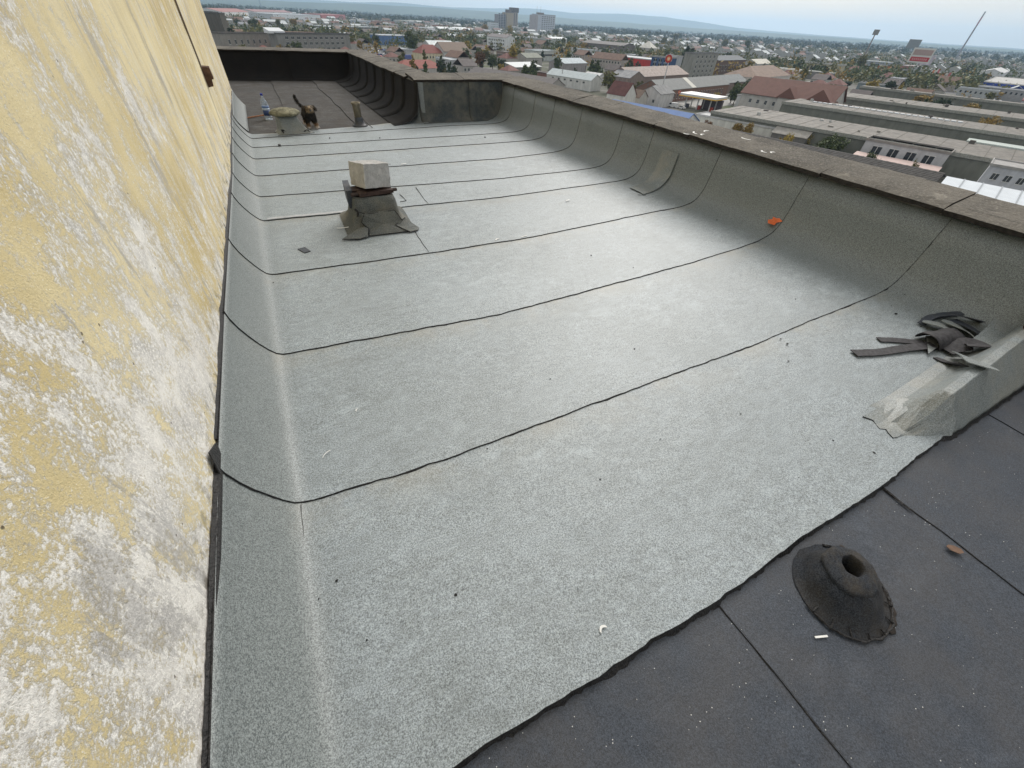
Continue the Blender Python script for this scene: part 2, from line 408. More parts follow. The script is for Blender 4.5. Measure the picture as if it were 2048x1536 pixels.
def flat_piece(name, pts, mat, z=.01, th=.004, parent=None, dustv=.6, stainv=.3, zf=None):
    """thin piece of felt with a dark cut edge"""
    n = len(pts); c = np.mean(np.array(pts), axis=0)
    zz = lambda x, y: (zf(x, y) if zf else lumps(x, y))+z
    V = [(x, y, zz(x, y)) for x, y in pts]+[(c[0], c[1], zz(*c))]+[(x, y, zz(x, y)-th-.004) for x, y in pts]
    F = [(i, (i+1) % n, n) for i in range(n)]+[(n+1+i, n+1+(i+1) % n, (i+1) % n, i) for i in range(n)]
    me = mesh(name, V, F, [mat, M_BIT], [0]*n+[1]*n); set_attr(me, 'dust', [dustv]*len(V)); set_attr(me, 'stain', [stainv]*len(V))
    return obj(name, me, parent)
def crack(pts, w=.004, z=.0095, name='lap_line', parent=roof):
    """thin line of bitumen squeezed out of a lap"""
    P = []
    for a, b in zip(pts[:-1], pts[1:]):
        m = max(2, int(math.dist(a, b)/.02))
        P += [(a[0]+(b[0]-a[0])*s/m, a[1]+(b[1]-a[1])*s/m) for s in range(m)]
    P.append(pts[-1]); V, F = [], []
    for i, (x, y) in enumerate(P):
        q = P[min(i+1, len(P)-1)]; r_ = P[max(i-1, 0)]; d = Vector((q[0]-r_[0], q[1]-r_[1])).normalized()
        ww = w*(.5+.9*abs(noise.noise(Vector((x*13, y*13, 1)))))
        jx = .006*noise.noise(Vector((x*9, y*9, 5)))
        for s in (-1, 0, 1): V.append((x-d.y*(ww*s+jx), y+d.x*(ww*s+jx), z+lumps(x, y)+(.003 if s == 0 else -.003)))
        if i: e = 3*i; F += [(e-3, e, e+1, e-2), (e-2, e+1, e+2, e-1)]
    return obj(name, mesh(name, V, F, [M_BIT], None, True), parent)
u2 = lambda *q: [tuple(U(a, b)[:2]) for a, b in q]
crack(u2((828,460),(843,485),(858,506)), .004)
crack(u2((832,376),(850,402),(857,409)), .003)
crack(u2((800,390),(813,403),(800,405)), .003)
crack(u2((604,1012),(606,1040),(610,1078)), .002, z=.012)
crack(u2((716,1310),(724,1330)), .002, z=.012) if False else None
crack(u2((1767,972),(1800,1000),(1830,1022)), .006, z=-.006)
flat_piece('repair_patch', u2((596,500),(610,496),(622,504),(610,508)), M_NEAR, .012, parent=roof)
# light bare selvage strip along one lap
sv = [(x, LINES['D'](x)+.006) for x in np.linspace(.04, .72, 12)]+[(x, LINES['D'](x)+.052) for x in np.linspace(.72, .04, 12)]
M_SELV = plain((.42, .43, .44), .6, .2, 30)
V, F = [], []
for i in range(12):
    a, b = sv[i], sv[23-i]; V += [(*a, lumps(*a)+.011), (*b, lumps(*b)+.0105)]
    if i: F.append((2*i-2, 2*i, 2*i+1, 2*i-1))
obj('selvage_strip', mesh('selvage_strip', V, F, [M_SELV]), roof)
# repair strip up the parapet
V, F, D = [], [], []
pr = [p for p in PROF if p[0] > 3.95]
for i, (x, z) in enumerate(pr):
    for s, yy in enumerate((3.62, 3.70, 3.80, 3.88)):
        if z > .5: continue
        V.append((x-.016, yy+.10*(x-4.2)+.012*noise.noise(Vector((z*8, s, 0))), z+.017+(.0 if 0 < s < 3 else -.004)))
m_ = len(V)//4
F = [(i*4+s, (i+1)*4+s, (i+1)*4+s+1, i*4+s+1) for i in range(m_-1) for s in range(3)]
me = mesh('repair_strip', V, F, [M_LIGHT, M_BIT], None, True); set_attr(me, 'dust', [.15]*len(V)); set_attr(me, 'stain', [.4]*len(V)); obj('repair_strip', me, roof)
crack([(3.9, 3.62), (3.97, 3.57), (4.0, 3.60)], .005)

# ------------------------------------------------------------------ plastered wall
m, nt, p = newmat('peeling_ochre_render'); h = NT(nt)
c = h.coord('Object'); sep = h.n('ShaderNodeSeparateXYZ'); h.l(c, sep.inputs[0])
cs = h.coord('Object', (1, 1, .16)); css = h.coord('Object', (1, 1, .05))
big = h.noise(c, 2.6, 5, .6, .4); mid = h.noise(h.coord('Object', (1, 1, .7)), 11, 8, .72, .2); fine = h.noise(c, 95, 5, .8); vf = h.noise(c, 230, 3, .75)
str1 = h.noise(cs, 6.5, 6, .65)
bias = h.math('ADD', h.rng(sep.outputs['Y'], .1, 3.6, .032, -.018), h.rng(sep.outputs['Z'], .1, 1.5, .03, -.025))
pe = h.math('ADD', h.math('ADD', h.math('MULTIPLY', big, .34), h.math('MULTIPLY', mid, .40)), h.math('ADD', h.math('MULTIPLY', fine, .36), bias))
peel = h.rng(pe, .538, .592)
yel = h.mix(h.rng(mid, .3, .7), (.52, .405, .185), (.73, .60, .32))
yel = h.mix(h.rng(h.noise(c, 1.1, 4), .35, .65), yel, (.80, .69, .43))
whi = h.mix(h.rng(h.noise(c, 7, 7, .72), .38, .60), (.55, .53, .50), (.85, .82, .76))
whi = h.mix(h.rng(fine, .50, .62), whi, (.93, .90, .84))
col = h.mix(peel, yel, whi)
flk = h.math('MULTIPLY', h.rng(vf, .60, .66), h.rng(h.noise(c, 12, 3), .4, .55))
col = h.mix(flk, col, (.92, .90, .85))
col = h.mix(h.math('MULTIPLY', h.rng(vf, .40, .33), .55), col, (.33, .27, .19))
grey = h.math('MULTIPLY', h.rng(h.noise(h.coord('Object', (1, 1, .3), (3, 1, 7)), 5.2, 8, .72, .3), .575, .60), h.rng(h.noise(c, 40, 4, .7), .34, .46))
col = h.mix(h.math('MULTIPLY', grey, .55), col, (.42, .405, .39))
run = h.math('MULTIPLY', h.rng(str1, .50, .68), h.rng(sep.outputs['Y'], .8, 3.5))
col = h.mix(h.math('MULTIPLY', run, .55), col, (.36, .30, .21))
run2 = h.math('MULTIPLY', h.rng(h.noise(css, 11, 5, .65), .54, .66), h.rng(sep.outputs['Y'], 1.2, 4.))
col = h.mix(h.math('MULTIPLY', run2, .45), col, (.78, .76, .70))
run3 = h.math('MULTIPLY', h.rng(h.noise(h.coord('Object', (1, 1, .04), (5, 2, 1)), 7, 4, .6), .60, .66), h.rng(sep.outputs['Y'], 3., 6.))
col = h.mix(h.math('MULTIPLY', run3, .6), col, (.33, .27, .21))
pit = h.math('MULTIPLY', h.math('LESS_THAN', h.math('ADD', h.voro(c, 11), h.math('MULTIPLY', fine, .12)), .10), 1.)
col = h.mix(h.math('MULTIPLY', pit, .8), col, (.10, .08, .06))
sm = h.rng(h.noise(h.coord('Object', (1, 1, .6), (1, 9, 4)), 3.1, 6, .7), .64, .72)
col = h.mix(h.math('MULTIPLY', sm, .22), col, (.38, .34, .28))
# dark brown mottling along the foot of the wall
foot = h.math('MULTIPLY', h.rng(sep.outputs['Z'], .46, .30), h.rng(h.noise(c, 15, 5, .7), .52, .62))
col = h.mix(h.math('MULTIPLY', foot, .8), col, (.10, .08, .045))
h.l(col, p.inputs['Base Color']); p.inputs['Roughness'].default_value = .95; p.inputs['Specular IOR Level'].default_value = .1
hh = h.math('ADD', h.math('ADD', h.math('MULTIPLY', fine, .5), h.math('MULTIPLY', vf, .35)), h.math('ADD', h.math('MULTIPLY', peel, -.3), h.math('MULTIPLY', mid, .8)))
h.bump(p, hh, .8, .009)
M_WALL = m
wall = empty('plastered_wall', (-.16, 0, 0), label='peeling ochre and white plastered wall beside the roof felt', cat='wall')
# face with real unevenness
V, F = [], []; ys = np.concatenate([np.linspace(-1.6, 2.4, 90), np.linspace(2.46, 10.5, 80)]); zs = np.concatenate([np.linspace(-.2, 1.6, 60), np.linspace(1.7, 4.2, 14)])
for y in ys:
    for z in zs:
        d = .010*noise.noise(Vector((0, y*1.1, z*1.1)))+.005*noise.noise(Vector((3, y*4, z*4)))+.0022*noise.noise(Vector((3, y*15, z*15)))
        V.append((d-.004, y, z))
n = len(zs)
F = [(i*n+j, (i+1)*n+j, (i+1)*n+j+1, i*n+j+1) for i in range(len(ys)-1) for j in range(n-1)]
b = len(V); k0, k1 = (len(ys)-1)*n, len(ys)*n-1
V += [(-3.8, 10.5, -.2), (-3.8, 10.5, 4.2), (-3.8, -1.6, -.2), (-3.8, -1.6, 4.2)]
F += [tuple(range(k0, k1+1))[::1][::-1] + (b, b+1)][0:0]
F += [(k1,) + tuple(range(k1-1, k0-1, -1)) + (b, b+1), (0,) + tuple(range(1, n)) + (b+3, b+2), (b, b+2, b+3, b+1),
      tuple(i*n+n-1 for i in range(len(ys))) + (b+1, b+3)]
obj('plaster_face', mesh('plaster_face', V, F, [M_WALL], None, True), wall)
for pl in wall.children[0].data.polygons:
    if len(pl.vertices) != 4 or pl.index >= len(F)-4: pl.use_smooth = False
M_RUST = plain((.10, .055, .035), .8, .5, 25)
M_BAR = plain((.20, .155, .11), .85, .35, 14, stretch=(1, 1, .2))
bar = MB().box(.0, .012, 5.975, 6.03, .93, 4.0).build('steel_flat_bar', M_BAR, loc=(-.16, 0, 0)); tag(bar, 'brown steel flat bar running down the ochre wall', 'steel bar')
mb = MB(); mb.add([(0,-.05,-.06),(.075,-.05,-.05),(.075,.045,-.04),(0,.045,-.05),(0,-.045,.05),(.07,-.04,.045),(.07,.05,.05),(0,.05,.055)], [(0,3,2,1),(4,5,6,7),(0,1,5,4),(1,2,6,5),(2,3,7,6),(3,0,4,7)])
mb.add([(0,-.04,-.12),(.05,-.035,-.11),(.05,.03,-.09),(0,.03,-.1),(0,-.04,-.055),(.055,-.035,-.05),(.055,.03,-.045),(0,.03,-.05)], [(0,3,2,1),(4,5,6,7),(0,1,5,4),(1,2,6,5),(2,3,7,6),(3,0,4,7)])
tag(mb.build('steel_bracket', M_RUST, loc=(-.158, 6.03, .90)), 'rusty steel bracket stub sticking out of the ochre wall', 'bracket')
# black bitumen at the foot of the wall and the flap at the first lap
V, F = [], []
for i, y in enumerate(np.linspace(-1.2, 1.14, 160)):
    t = .332+.004*noise.noise(Vector((y*3, 0, 0))); w = .004+.007*noise.noise(Vector((y*9, 2, 0)))+.005*noise.noise(Vector((y*40, 2, 0)))
    x = -.1535
    V += [(x+.009, y, t-.02), (x+.008, y, t+w*.45), (x-.006, y, t+w+.004)]
    if i: e = 3*i; F += [(e-3, e, e+1, e-2), (e-2, e+1, e+2, e-1)]
obj('bitumen_edge', mesh('bitumen_edge', V, F, [M_BIT], None, True), roof)
V = [(-.146,1.05,.335),(-.146,1.14,.335),(-.149,1.17,.36),(-.151,1.09,.40),(-.143,1.05,.332),(-.143,1.14,.332),(-.146,1.17,.358),(-.148,1.09,.398)]
obj('felt_flap', mesh('felt_flap', V, [(0,1,2,3)[::-1],(4,5,6,7),(0,1,5,4),(1,2,6,5),(2,3,7,6),(3,0,4,7)], [M_BIT]), roof)
V, F = [], []
for i, y in enumerate(np.linspace(1.2, 10.3, 420)):
    ik = 0
    while ik < 9 and y > LINES[keys[ik+1]](-.1): ik += 1
    y0, y1 = LINES[keys[ik]](-.1), LINES[keys[ik+1]](-.1) if ik < 9 else 8.2
    t = tops[ik][0]+(tops[ik][1]-tops[ik][0])*min(1, max(0, (y-y0)/(y1-y0+.09)))
    if y > 8.2: t = .245
    w = .002+.008*max(0, noise.noise(Vector((y*6, 2, 0))))
    V += [(-.153, y, t-.01), (-.152, y, t+.004), (-.165, y, t+.006+w)]
    if i: e = 3*i; F += [(e-3, e, e+1, e-2), (e-2, e+1, e+2, e-1)]
obj('bitumen_edge', mesh('bitumen_edge', V, F, [M_BIT], None, True), roof)
# upstand beyond the pale sheets
sheet('membrane_sheet', lambda x: 7.98+.03*noise.noise(Vector((x*4, 3, 3))), lambda x: 10.4, M_LIGHT, 33., .24, .26, xb=-.01, over=.0, bead=.8)

# ------------------------------------------------------------------ parapets with coping
m, nt, p = newmat('weathered_coping'); h = NT(nt); c = h.coord('Object')
col = h.mix(h.rng(h.noise(c, 2.5, 6, .65, .5), .3, .7), (.07, .065, .057), (.175, .158, .134))
col = h.mix(h.rng(h.noise(h.coord('Object', (3, 1, 1)), 7, 5, .7), .55, .75), col, (.05, .045, .04))
col = h.mix(h.rng(h.noise(c, 60, 4, .7), .5, .75), col, (.26, .24, .205))
col = h.mix(h.math('MULTIPLY', h.rng(h.noise(c, 5, 6, .75, .8), .60, .72), .6), col, (.40, .37, .31))
h.l(col, p.inputs['Base Color']); p.inputs['Roughness'].default_value = .9
h.bump(p, h.math('ADD', h.noise(c, 40, 4, .7), h.noise(c, 6, 4)), .8, .012)
M_COPE = m
M_CORE = plain((.30, .29, .27), .9, .3, 2)
def coping(parent, a, b, inner, outer, z0, z1, seed, th=.032):
    """felted slab from a to b along the wall; inner and outer edges as (point, unit) functions"""
    nl, nw = 13, 5; V, F, MI = [], [], []
    dz = .012*noise.noise(Vector((seed*5.1, 1, 0))); di = .022*noise.noise(Vector((seed*3.7, 4, 0)))
    tl = .02*noise.noise(Vector((seed*2.9, 8, 0)))
    for i in range(nl):
        s = i/(nl-1); L = a+(b-a)*s
        for j in range(nw):
            q = j/(nw-1); w = inner+(outer-inner)*q
            if j == 0: w += di+.010*noise.noise(Vector((L*4, seed, 0)))+.006*noise.noise(Vector((L*17, seed, 1)))
            if j == nw-1: w += .010*noise.noise(Vector((L*5, seed, 6)))
            z = z0+(z1-z0)*q+dz+tl*(s-.5)+.006*noise.noise(Vector((L*6, w*9, seed)))
            if j == 0: z -= .012
            V.append((L, w, z))
    for i in range(nl-1):
        for j in range(nw-1): F.append((i*nw+j, (i+1)*nw+j, (i+1)*nw+j+1, i*nw+j+1)); MI.append(0)
    n0 = len(V); V += [(q[0], q[1]+(.012 if k % nw == 0 else 0), q[2]-th*(1+.3*noise.noise(Vector((q[0]*8, seed, 2))))) for k, q in enumerate(V)]
    for i in range(nl-1):
        F += [(n0+i*nw, n0+(i+1)*nw, (i+1)*nw, i*nw), (i*nw+nw-1, (i+1)*nw+nw-1, n0+(i+1)*nw+nw-1, n0+i*nw+nw-1)]; MI += [1, 0]
        for j in range(nw-1): F.append((n0+i*nw+j+1, n0+(i+1)*nw+j+1, n0+(i+1)*nw+j, n0+i*nw+j)); MI.append(1)
    for i in (0, nl-1):
        for j in range(nw-1): F.append((i*nw+j, i*nw+j+1, n0+i*nw+j+1, n0+i*nw+j)); MI.append(1)
    return V, F, MI
M_EDGE = plain((.035, .03, .026), .9, .5, 30)
def run_coping(parent, start, end, steps, tr, inner, outer, z0, z1, seed):
    L = start; k = 0; rnd = random.Random(seed)
    while L < end-.05:
        e = min(end, L+rnd.uniform(*steps))
        if end-e < .25: e = end
        V, F, MI = coping(parent, L+.003, e-.004, inner, outer, z0, z1, seed+k*1.3)
        obj('coping_slab', mesh('coping_slab', [tr(*q) for q in V], F, [M_COPE, M_EDGE], MI, False), parent)
        L = e; k += 1
right = empty('parapet_wall', (4.6, 0, 0), label='long felted parapet with brown coping beside the pale roof sheets', cat='parapet')
ch = MB().box(-.155, .13, -3.2, 8.72, GROUND, .57).build('core', M_CORE, right)
run_coping(right, -1.2, 8.30, (.55, 1.15), lambda L, w, z: (w-4.6, L, z), 4.375, 4.76, .612, .672, 3)
rec = empty('parapet_wall', (3.6, 8.5, 0), label='short parapet across the recess behind the slate felt', cat='parapet')
MB().box(-.855, .84, -.175, .2, GROUND, .585).build('core', M_CORE, rec)
run_coping(rec, 2.70, 4.77, (.8, 1.1), lambda L, w, z: (L-3.6, w-8.5, z), 8.275, 8.78, .625, .665, 11)
farr = empty('parapet_wall', (2.9, 11.5, 0), label='black felted parapet running along the dark far roof', cat='parapet')
MB().box(-.165, .17, -2.79, 3.4, GROUND, .585).build('core', M_CORE, farr)
run_coping(farr, 8.80, 14.45, (.6, 1.1), lambda L, w, z: (w-2.9, L-11.5, z), 2.67, 3.10, .615, .66, 21)
farw = empty('parapet_wall', (0, 14.7, 0), label='black far parapet closing the end of the roof', cat='parapet')
MB().box(-4, 2.73, -.165, .17, GROUND, .575).build('core', M_CORE, farw)
run_coping(farw, -4, 3.10, (1.4, 2.4), lambda L, w, z: (L, w-14.7, z), 14.47, 14.9, .60, .625, 31)

# ------------------------------------------------------------------ low felted kerb between the pale and black roofs
def kerb_sec(x):
    k = min(1, max(0, (x-2.74)/.22)); k = k*k*(3-2*k)
    y0 = float(np.interp(x, [2.7, 2.94], [.20, 0.])) if x < 2.9 else 0.
    y0 = max(.19-(x-2.70)*.45, LINES['P'](x)-.018); yr = float(np.interp(x, [2.7, 2.95, 4.2, 4.45], [.235, .232, .30, .31]))
    hgt = .006+.178*k
    return [(y0-.004, -.012), (y0+.012*k, hgt*.12), (y0+(yr-y0)*.4, hgt*.5), (yr-.030, hgt*.97), (yr-.024, hgt), (yr+.016, hgt*.985), (yr+.035, hgt*.80), (yr+.065, hgt*.42), (yr+.10, hgt*.12+.006), (yr+.16, .010)]
kerb = empty('felted_kerb', (3.5, .2, 0), label='low felt covered kerb between the pale and black roofing', cat='kerb')
V, F, D = [], [], []
xs = np.linspace(2.72, 4.42, 60)
for x in xs:
    for (y, z) in kerb_sec(x):
        V.append((x-3.5, y-.2+.003*noise.noise(Vector((x*7, y*7, 2))), z+.004*noise.noise(Vector((x*8, y*8, 0))))); D.append(.1 if y < kerb_sec(x)[4][0]-.001 else .42)  # lit top and back of the kerb painted paler than its shaded front
F = [(i*10+j, (i+1)*10+j, (i+1)*10+j+1, i*10+j+1) for i in range(len(xs)-1) for j in range(9)]
me = mesh('felt_cover', V, F, [M_LIGHT], None, False); set_attr(me, 'dust', D); set_attr(me, 'stain', [.3]*len(V)); obj('felt_cover', me, kerb)
def wrap_patch(name, cells, off, parent, lab=None):
    V, F = [], []
    for (x, t) in cells[0]+cells[1]: pass
    n = len(cells[0])
    for row in cells:
        for (x, j) in row:
            s = kerb_sec(x); a = int(j); f_ = j-a; b_ = min(9, a+1)
            V.append((x-3.5, s[a][0]*(1-f_)+s[b_][0]*f_-.2-off*.5, s[a][1]*(1-f_)+s[b_][1]*f_+off))
    F = [(r*n+k, r*n+k+1, (r+1)*n+k+1, (r+1)*n+k) for r in range(len(cells)-1) for k in range(n-1)]
    b = len(V); ring = list(range(n))+[r*n+n-1 for r in range(1, len(cells))]+list(range(len(cells)*n-2, (len(cells)-1)*n-1, -1))+[r*n for r in range(len(cells)-2, 0, -1)]
    V += [(V[q][0], V[q][1], V[q][2]-.008) for q in ring]
    F += [(ring[k], b+k, b+(k+1) % len(ring), ring[(k+1) % len(ring)]) for k in range(len(ring))]
    me = mesh(name, V, F, [M_LIGHT, M_BIT], [0]*((len(cells)-1)*(n-1))+[1]*len(ring), False); set_attr(me, 'dust', [.45]*len(V)); set_attr(me, 'stain', [.3]*len(V))
    return obj(name, me, parent)
wrap_patch('end_patch', [[(2.62+.10*a+.02*(r % 2), r) for a in range(4)] for r in np.linspace(.4, 8.5, 12)], .010, kerb)
crack(u2((1840,802),(1880,775),(1920,740)), .004, z=.014)
crack(u2((1772,835),(1800,848)), .003, z=.014)
V, F = [], []
for i, x in enumerate(np.linspace(2.76, 4.42, 130)):
    y, z = kerb_sec(x)[0]; w = .004+.016*max(0, noise.noise(Vector((x*8, 1, 1))))+.006*max(0, noise.noise(Vector((x*30, 1, 1))))
    V += [(x, y+.003, .012), (x, y-w*.5, -.004), (x, y-w-.004, -.0145)]
    if i: e = 3*i; F += [(e-3, e-2, e+1, e), (e-2, e-1, e+2, e+1)]
obj('bitumen_bead', mesh('bitumen_bead', V, F, [M_BIT], None, True), roof)
mb = MB().tube([(0, 0, 0), (.30, .05, .01)], .028, 12).build('pipe_end', plain((.05, .018, .016), .5, .4, 40), loc=(4.12, .30, .205)); tag(mb, 'dark red pipe end lying on the felted kerb', 'pipe')

# ------------------------------------------------------------------ things on the roof
M_SHADE = M_LIGHT
def felt_obj(name, V, F, parent, dustv=.15, stainv=.35, mats=None, mi=None, smooth=True, loc=(0, 0, 0), rz=0., mat=None):
    me = mesh(name, V, F, mats or [mat or M_LIGHT, M_BIT], mi, smooth); set_attr(me, 'dust', [dustv]*len(V)); set_attr(me, 'stain', [stainv]*len(V))
    return obj(name, me, parent, loc, (0, 0, rz))
def sq_ring(hx, hy, z, n=7, rnd=.25, wob=.0, seed=0, cx=0, cy=0):
    P = []
    for k in range(4*n):
        a = 2*math.pi*(k+.5)/(4*n); ca, sa = math.cos(a), math.sin(a)
        e = 2/(2+(1-rnd)*8)
        x = math.copysign(abs(ca)**e, ca)*hx; y = math.copysign(abs(sa)**e, sa)*hy
        w = 1+wob*noise.noise(Vector((ca*2, sa*2, z*9+seed)))
        P.append((x*w+cx, y*w+cy, z))
    return P
def skin_rings(rings):
    n = len(rings[0]); V = [p for r_ in rings for p in r_]
    F = [(i*n+k, i*n+(k+1) % n, (i+1)*n+(k+1) % n, (i+1)*n+k) for i in range(len(rings)-1) for k in range(n)]
    return V, F
# square vent under the concrete block
M_SLEEVE = membrane('granule_felt_sleeve', (.045, .05, .05), (.15, .16, .155), (.22, .235, .24), .6, False)
vent = empty('roof_vent', (.945, 3.90, 0), R(-4), label='square felt wrapped vent stub with flared base and open top', cat='vent')
V, F = skin_rings([sq_ring(.30, .31, .006, wob=.05, seed=1), sq_ring(.265, .265, .018, wob=.05, seed=1), sq_ring(.225, .225, .06, wob=.03, seed=2), sq_ring(.205, .205, .13, wob=.03, seed=3), sq_ring(.19, .195, .215, wob=.03, seed=4),
                   sq_ring(.175, .18, .255, wob=.03, seed=5), sq_ring(.15, .155, .262, wob=.03, seed=5)])
felt_obj('felt_sleeve', V, F, vent, .0, .35, mat=M_SLEEVE)
V, F = skin_rings([sq_ring(.152, .157, .266, seed=5, wob=.03), sq_ring(.13, .13, .262), sq_ring(.125, .125, .10)])
obj('flue_lining', mesh('flue_lining', V, F+[tuple(range(56, 84))], [plain((.02, .018, .016), .9, .4, 20)], None, True), vent)
mb = MB().box(-.215, -.165, -.13, .17, .17, .315).build('torn_collar', M_NEAR, vent)
set_attr(mb.data, 'dust', [.2]*8); set_attr(mb.data, 'stain', [.8]*8)
def flap(pts, parent, lift=.004, dustv=.1):
    V = [tuple(q) for q in pts]; n = len(V); c = tuple(np.mean(np.array(V), axis=0)); V.append(c)
    V += [(q[0], q[1]+.006, q[2]-.006) for q in pts]
    F = [(i, (i+1) % n, n) for i in range(n)]+[(n+1+i, n+1+(i+1) % n, (i+1) % n, i) for i in range(n)]
    return felt_obj('felt_flap', V, F, parent, dustv, .2, mi=[0]*n+[1]*n, smooth=False, mat=M_SLEEVE)
flap([(-.13,-.232,.15),(.15,-.228,.165),(.20,-.26,.07),(.16,-.30,.035),(.22,-.375,.013),(-.12,-.375,.013),(-.10,-.30,.035),(-.15,-.245,.09)], vent)
flap([(.235,-.22,.075),(.13,-.29,.050),(.235,-.395,.016),(.31,-.375,.016),(.335,-.33,.016)], vent, dustv=.5)
flap([(-.13,-.27,.058),(-.105,-.30,.048),(-.13,-.40,.016),(-.20,-.42,.016),(-.34,-.385,.016),(-.20,-.27,.04)], vent, dustv=.4)
# outlines of the patches: squeezed bitumen
def bit_line(pts, r, parent, name='bitumen_line'):
    P = []
    for a, b in zip(pts[:-1], pts[1:]):
        for s in range(6):
            q = Vector(a).lerp(Vector(b), s/6); P.append(q+Vector((noise.noise(q*30), noise.noise(q*31+Vector((5, 0, 0))), 0))*.006)
    P.append(Vector(pts[-1]))
    return MB().tube(P, [r*(.6+.8*abs(noise.noise(q*40))) for q in P], 5).build(name, M_BIT, parent)
bit_line([(-.15,-.235,.17),(-.10,-.236,.145),(.15,-.232,.158),(.205,-.262,.07)], .004, vent)
bit_line([(-.12,-.245,.14),(-.15,-.255,.085),(-.10,-.302,.045),(-.115,-.38,.016)], .004, vent)
bit_line([(-.34,-.39,.016),(-.20,-.425,.016),(-.12,-.385,.016),(.22,-.38,.016),(.235,-.40,.016),(.31,-.38,.016)], .004, vent)
bit_line([(.235,-.222,.08),(.13,-.294,.05),(.235,-.40,.018)], .004, vent)
bit_line([(-.18,-.236,.20),(-.16,-.24,.17),(-.165,-.245,.14)], .012, vent)
bar = MB().tube([(-.20,-.10,.285),(.20,-.06,.283)], .014, 10).build('steel_rod', plain((.045, .03, .026), .6, .4, 40), loc=(.955, 3.86, 0)); tag(bar, 'dark rusty rod across the vent under the concrete block', 'rod')
mb = MB().box(-.19, .10, -.02, .10, .268, .30).box(-.15, .15, -.12, -.03, .270, .297).build('steel_plate', plain((.05, .03, .025), .7, .4, 40), loc=(.955, 3.86, 0), rot=(0, 0, R(6))); tag(mb, 'rusty plate remains lying on the vent mouth', 'steel plate')
# concrete block: eight uneven corners, chipped edges
bm = bmesh.new(); bmesh.ops.create_cube(bm, size=1)
bmesh.ops.subdivide_edges(bm, edges=bm.edges[:], cuts=7, use_grid_fill=True)
for v in bm.verts:
    q = v.co.copy(); e = sorted((abs(q.x), abs(q.y), abs(q.z)))
    k = .03 if e[1] > .48 else 0
    v.co = Vector((q.x*.245*(1-.06*(q.z-.5)), q.y*.24, q.z*.185))
    v.co += Vector((noise.noise(q*3), noise.noise(q*3+Vector((9, 0, 0))), noise.noise(q*3+Vector((0, 9, 0)))))*.007
    if e[1] > .48: v.co *= 1-.03*(.5+noise.noise(q*7+Vector((2, 2, 2))))
me = bpy.data.meshes.new('concrete_block'); bm.to_mesh(me); bm.free()
m, nt, p = newmat('old_concrete_block'); h = NT(nt); c = h.coord()
col = h.mix(h.rng(h.noise(c, 22, 5, .7), .35, .65), (.33, .325, .32), (.50, .49, .48))
col = h.mix(h.rng(h.noise(h.coord('Object', (1, 1, .2)), 25, 4, .6), .52, .7), col, (.33, .32, .31))
col = h.mix(h.rng(h.voro(c, 60), .25, .1), col, (.54, .52, .49))
h.l(col, p.inputs['Base Color']); h.bump(p, h.noise(c, 60, 5, .7), .8, .008)
me.materials.append(m)
blk = obj('concrete_block', me, None, (.965, 3.90, .398), (R(-5), R(6), R(20))); tag(blk, 'rough pale concrete block weighing down the square vent', 'block')
# round vent with a lichen covered cap
v2 = empty('roof_vent', (.575, 7.90, 0), R(8), label='felt wrapped vent with a flat lichen covered cap beside the dog', cat='vent')
V, F = skin_rings([sq_ring(.25, .2, .006, wob=.06, cx=.03), sq_ring(.205, .17, .03, wob=.05, cx=.02), sq_ring(.175, .15, .10, wob=.03), sq_ring(.15, .14, .17, wob=.03, cx=-.02), sq_ring(.13, .13, .235, wob=.02, cx=-.03)])
felt_obj('felt_sleeve', V, F+[tuple(range(112, 140))], v2, .0, .3)
m, nt, p = newmat('lichen_cap'); h = NT(nt); c = h.coord()
col = h.mix(h.rng(h.noise(c, 14, 6, .7), .4, .62), (.11, .105, .065), (.29, .275, .19)); col = h.mix(h.rng(h.noise(c, 30, 4, .7), .55, .66), col, (.08, .07, .045))
h.l(col, p.inputs['Base Color']); h.bump(p, h.noise(c, 40, 4, .7), .9, .01)
MB().lathe([(.10, .225), (.19, .232), (.215, .25), (.205, .272), (.16, .298), (.09, .315), (.02, .32)], 22, wob=.09, c=(-.03, 0)).build('cap', m, v2, True)
bit_line([(-.24,-.2,.012),(.0,-.235,.012),(.28,-.205,.012)], .005, v2)
bit_line([(-.15,-.17,.03),(-.17,-.15,.07),(-.12,-.16,.05)], .012, v2); bit_line([(.14,-.165,.03),(.19,-.15,.05),(.23,-.17,.016)], .012, v2)
# rusty pipe in a felt boot
vp = empty('vent_pipe', (1.655, 8.16, 0), label='short rusty vent pipe with a rim standing in a felt boot', cat='pipe')
MB().lathe([(.13, .004), (.10, .02), (.075, .05), (.068, .10), (.066, .13)], 14, wob=.08).build('boot', M_NEAR, vp, True)
set_attr(vp.children[0].data, 'dust', [.7]*len(vp.children[0].data.vertices)); set_attr(vp.children[0].data, 'stain', [.5]*len(vp.children[0].data.vertices))
m_pipe = plain((.20, .175, .13), .85, .4, 18, stretch=(1, 1, .4))
MB().lathe([(.058, .11), (.060, .30), (.072, .305), (.075, .325), (.066, .335), (.052, .33), (.05, .12)], 16, lean=(-.02, 0)).build('pipe', m_pipe, vp, True)
st = MB().tube([(0, 0, .14), (.03, -.05, .08), (.11, -.20, .012)], .006, 6).build('wire', plain((.05, .045, .04), .7), loc=(1.70, 8.12, 0)); tag(st, 'thin bent wire hanging from the rusty vent pipe to the felt', 'wire')
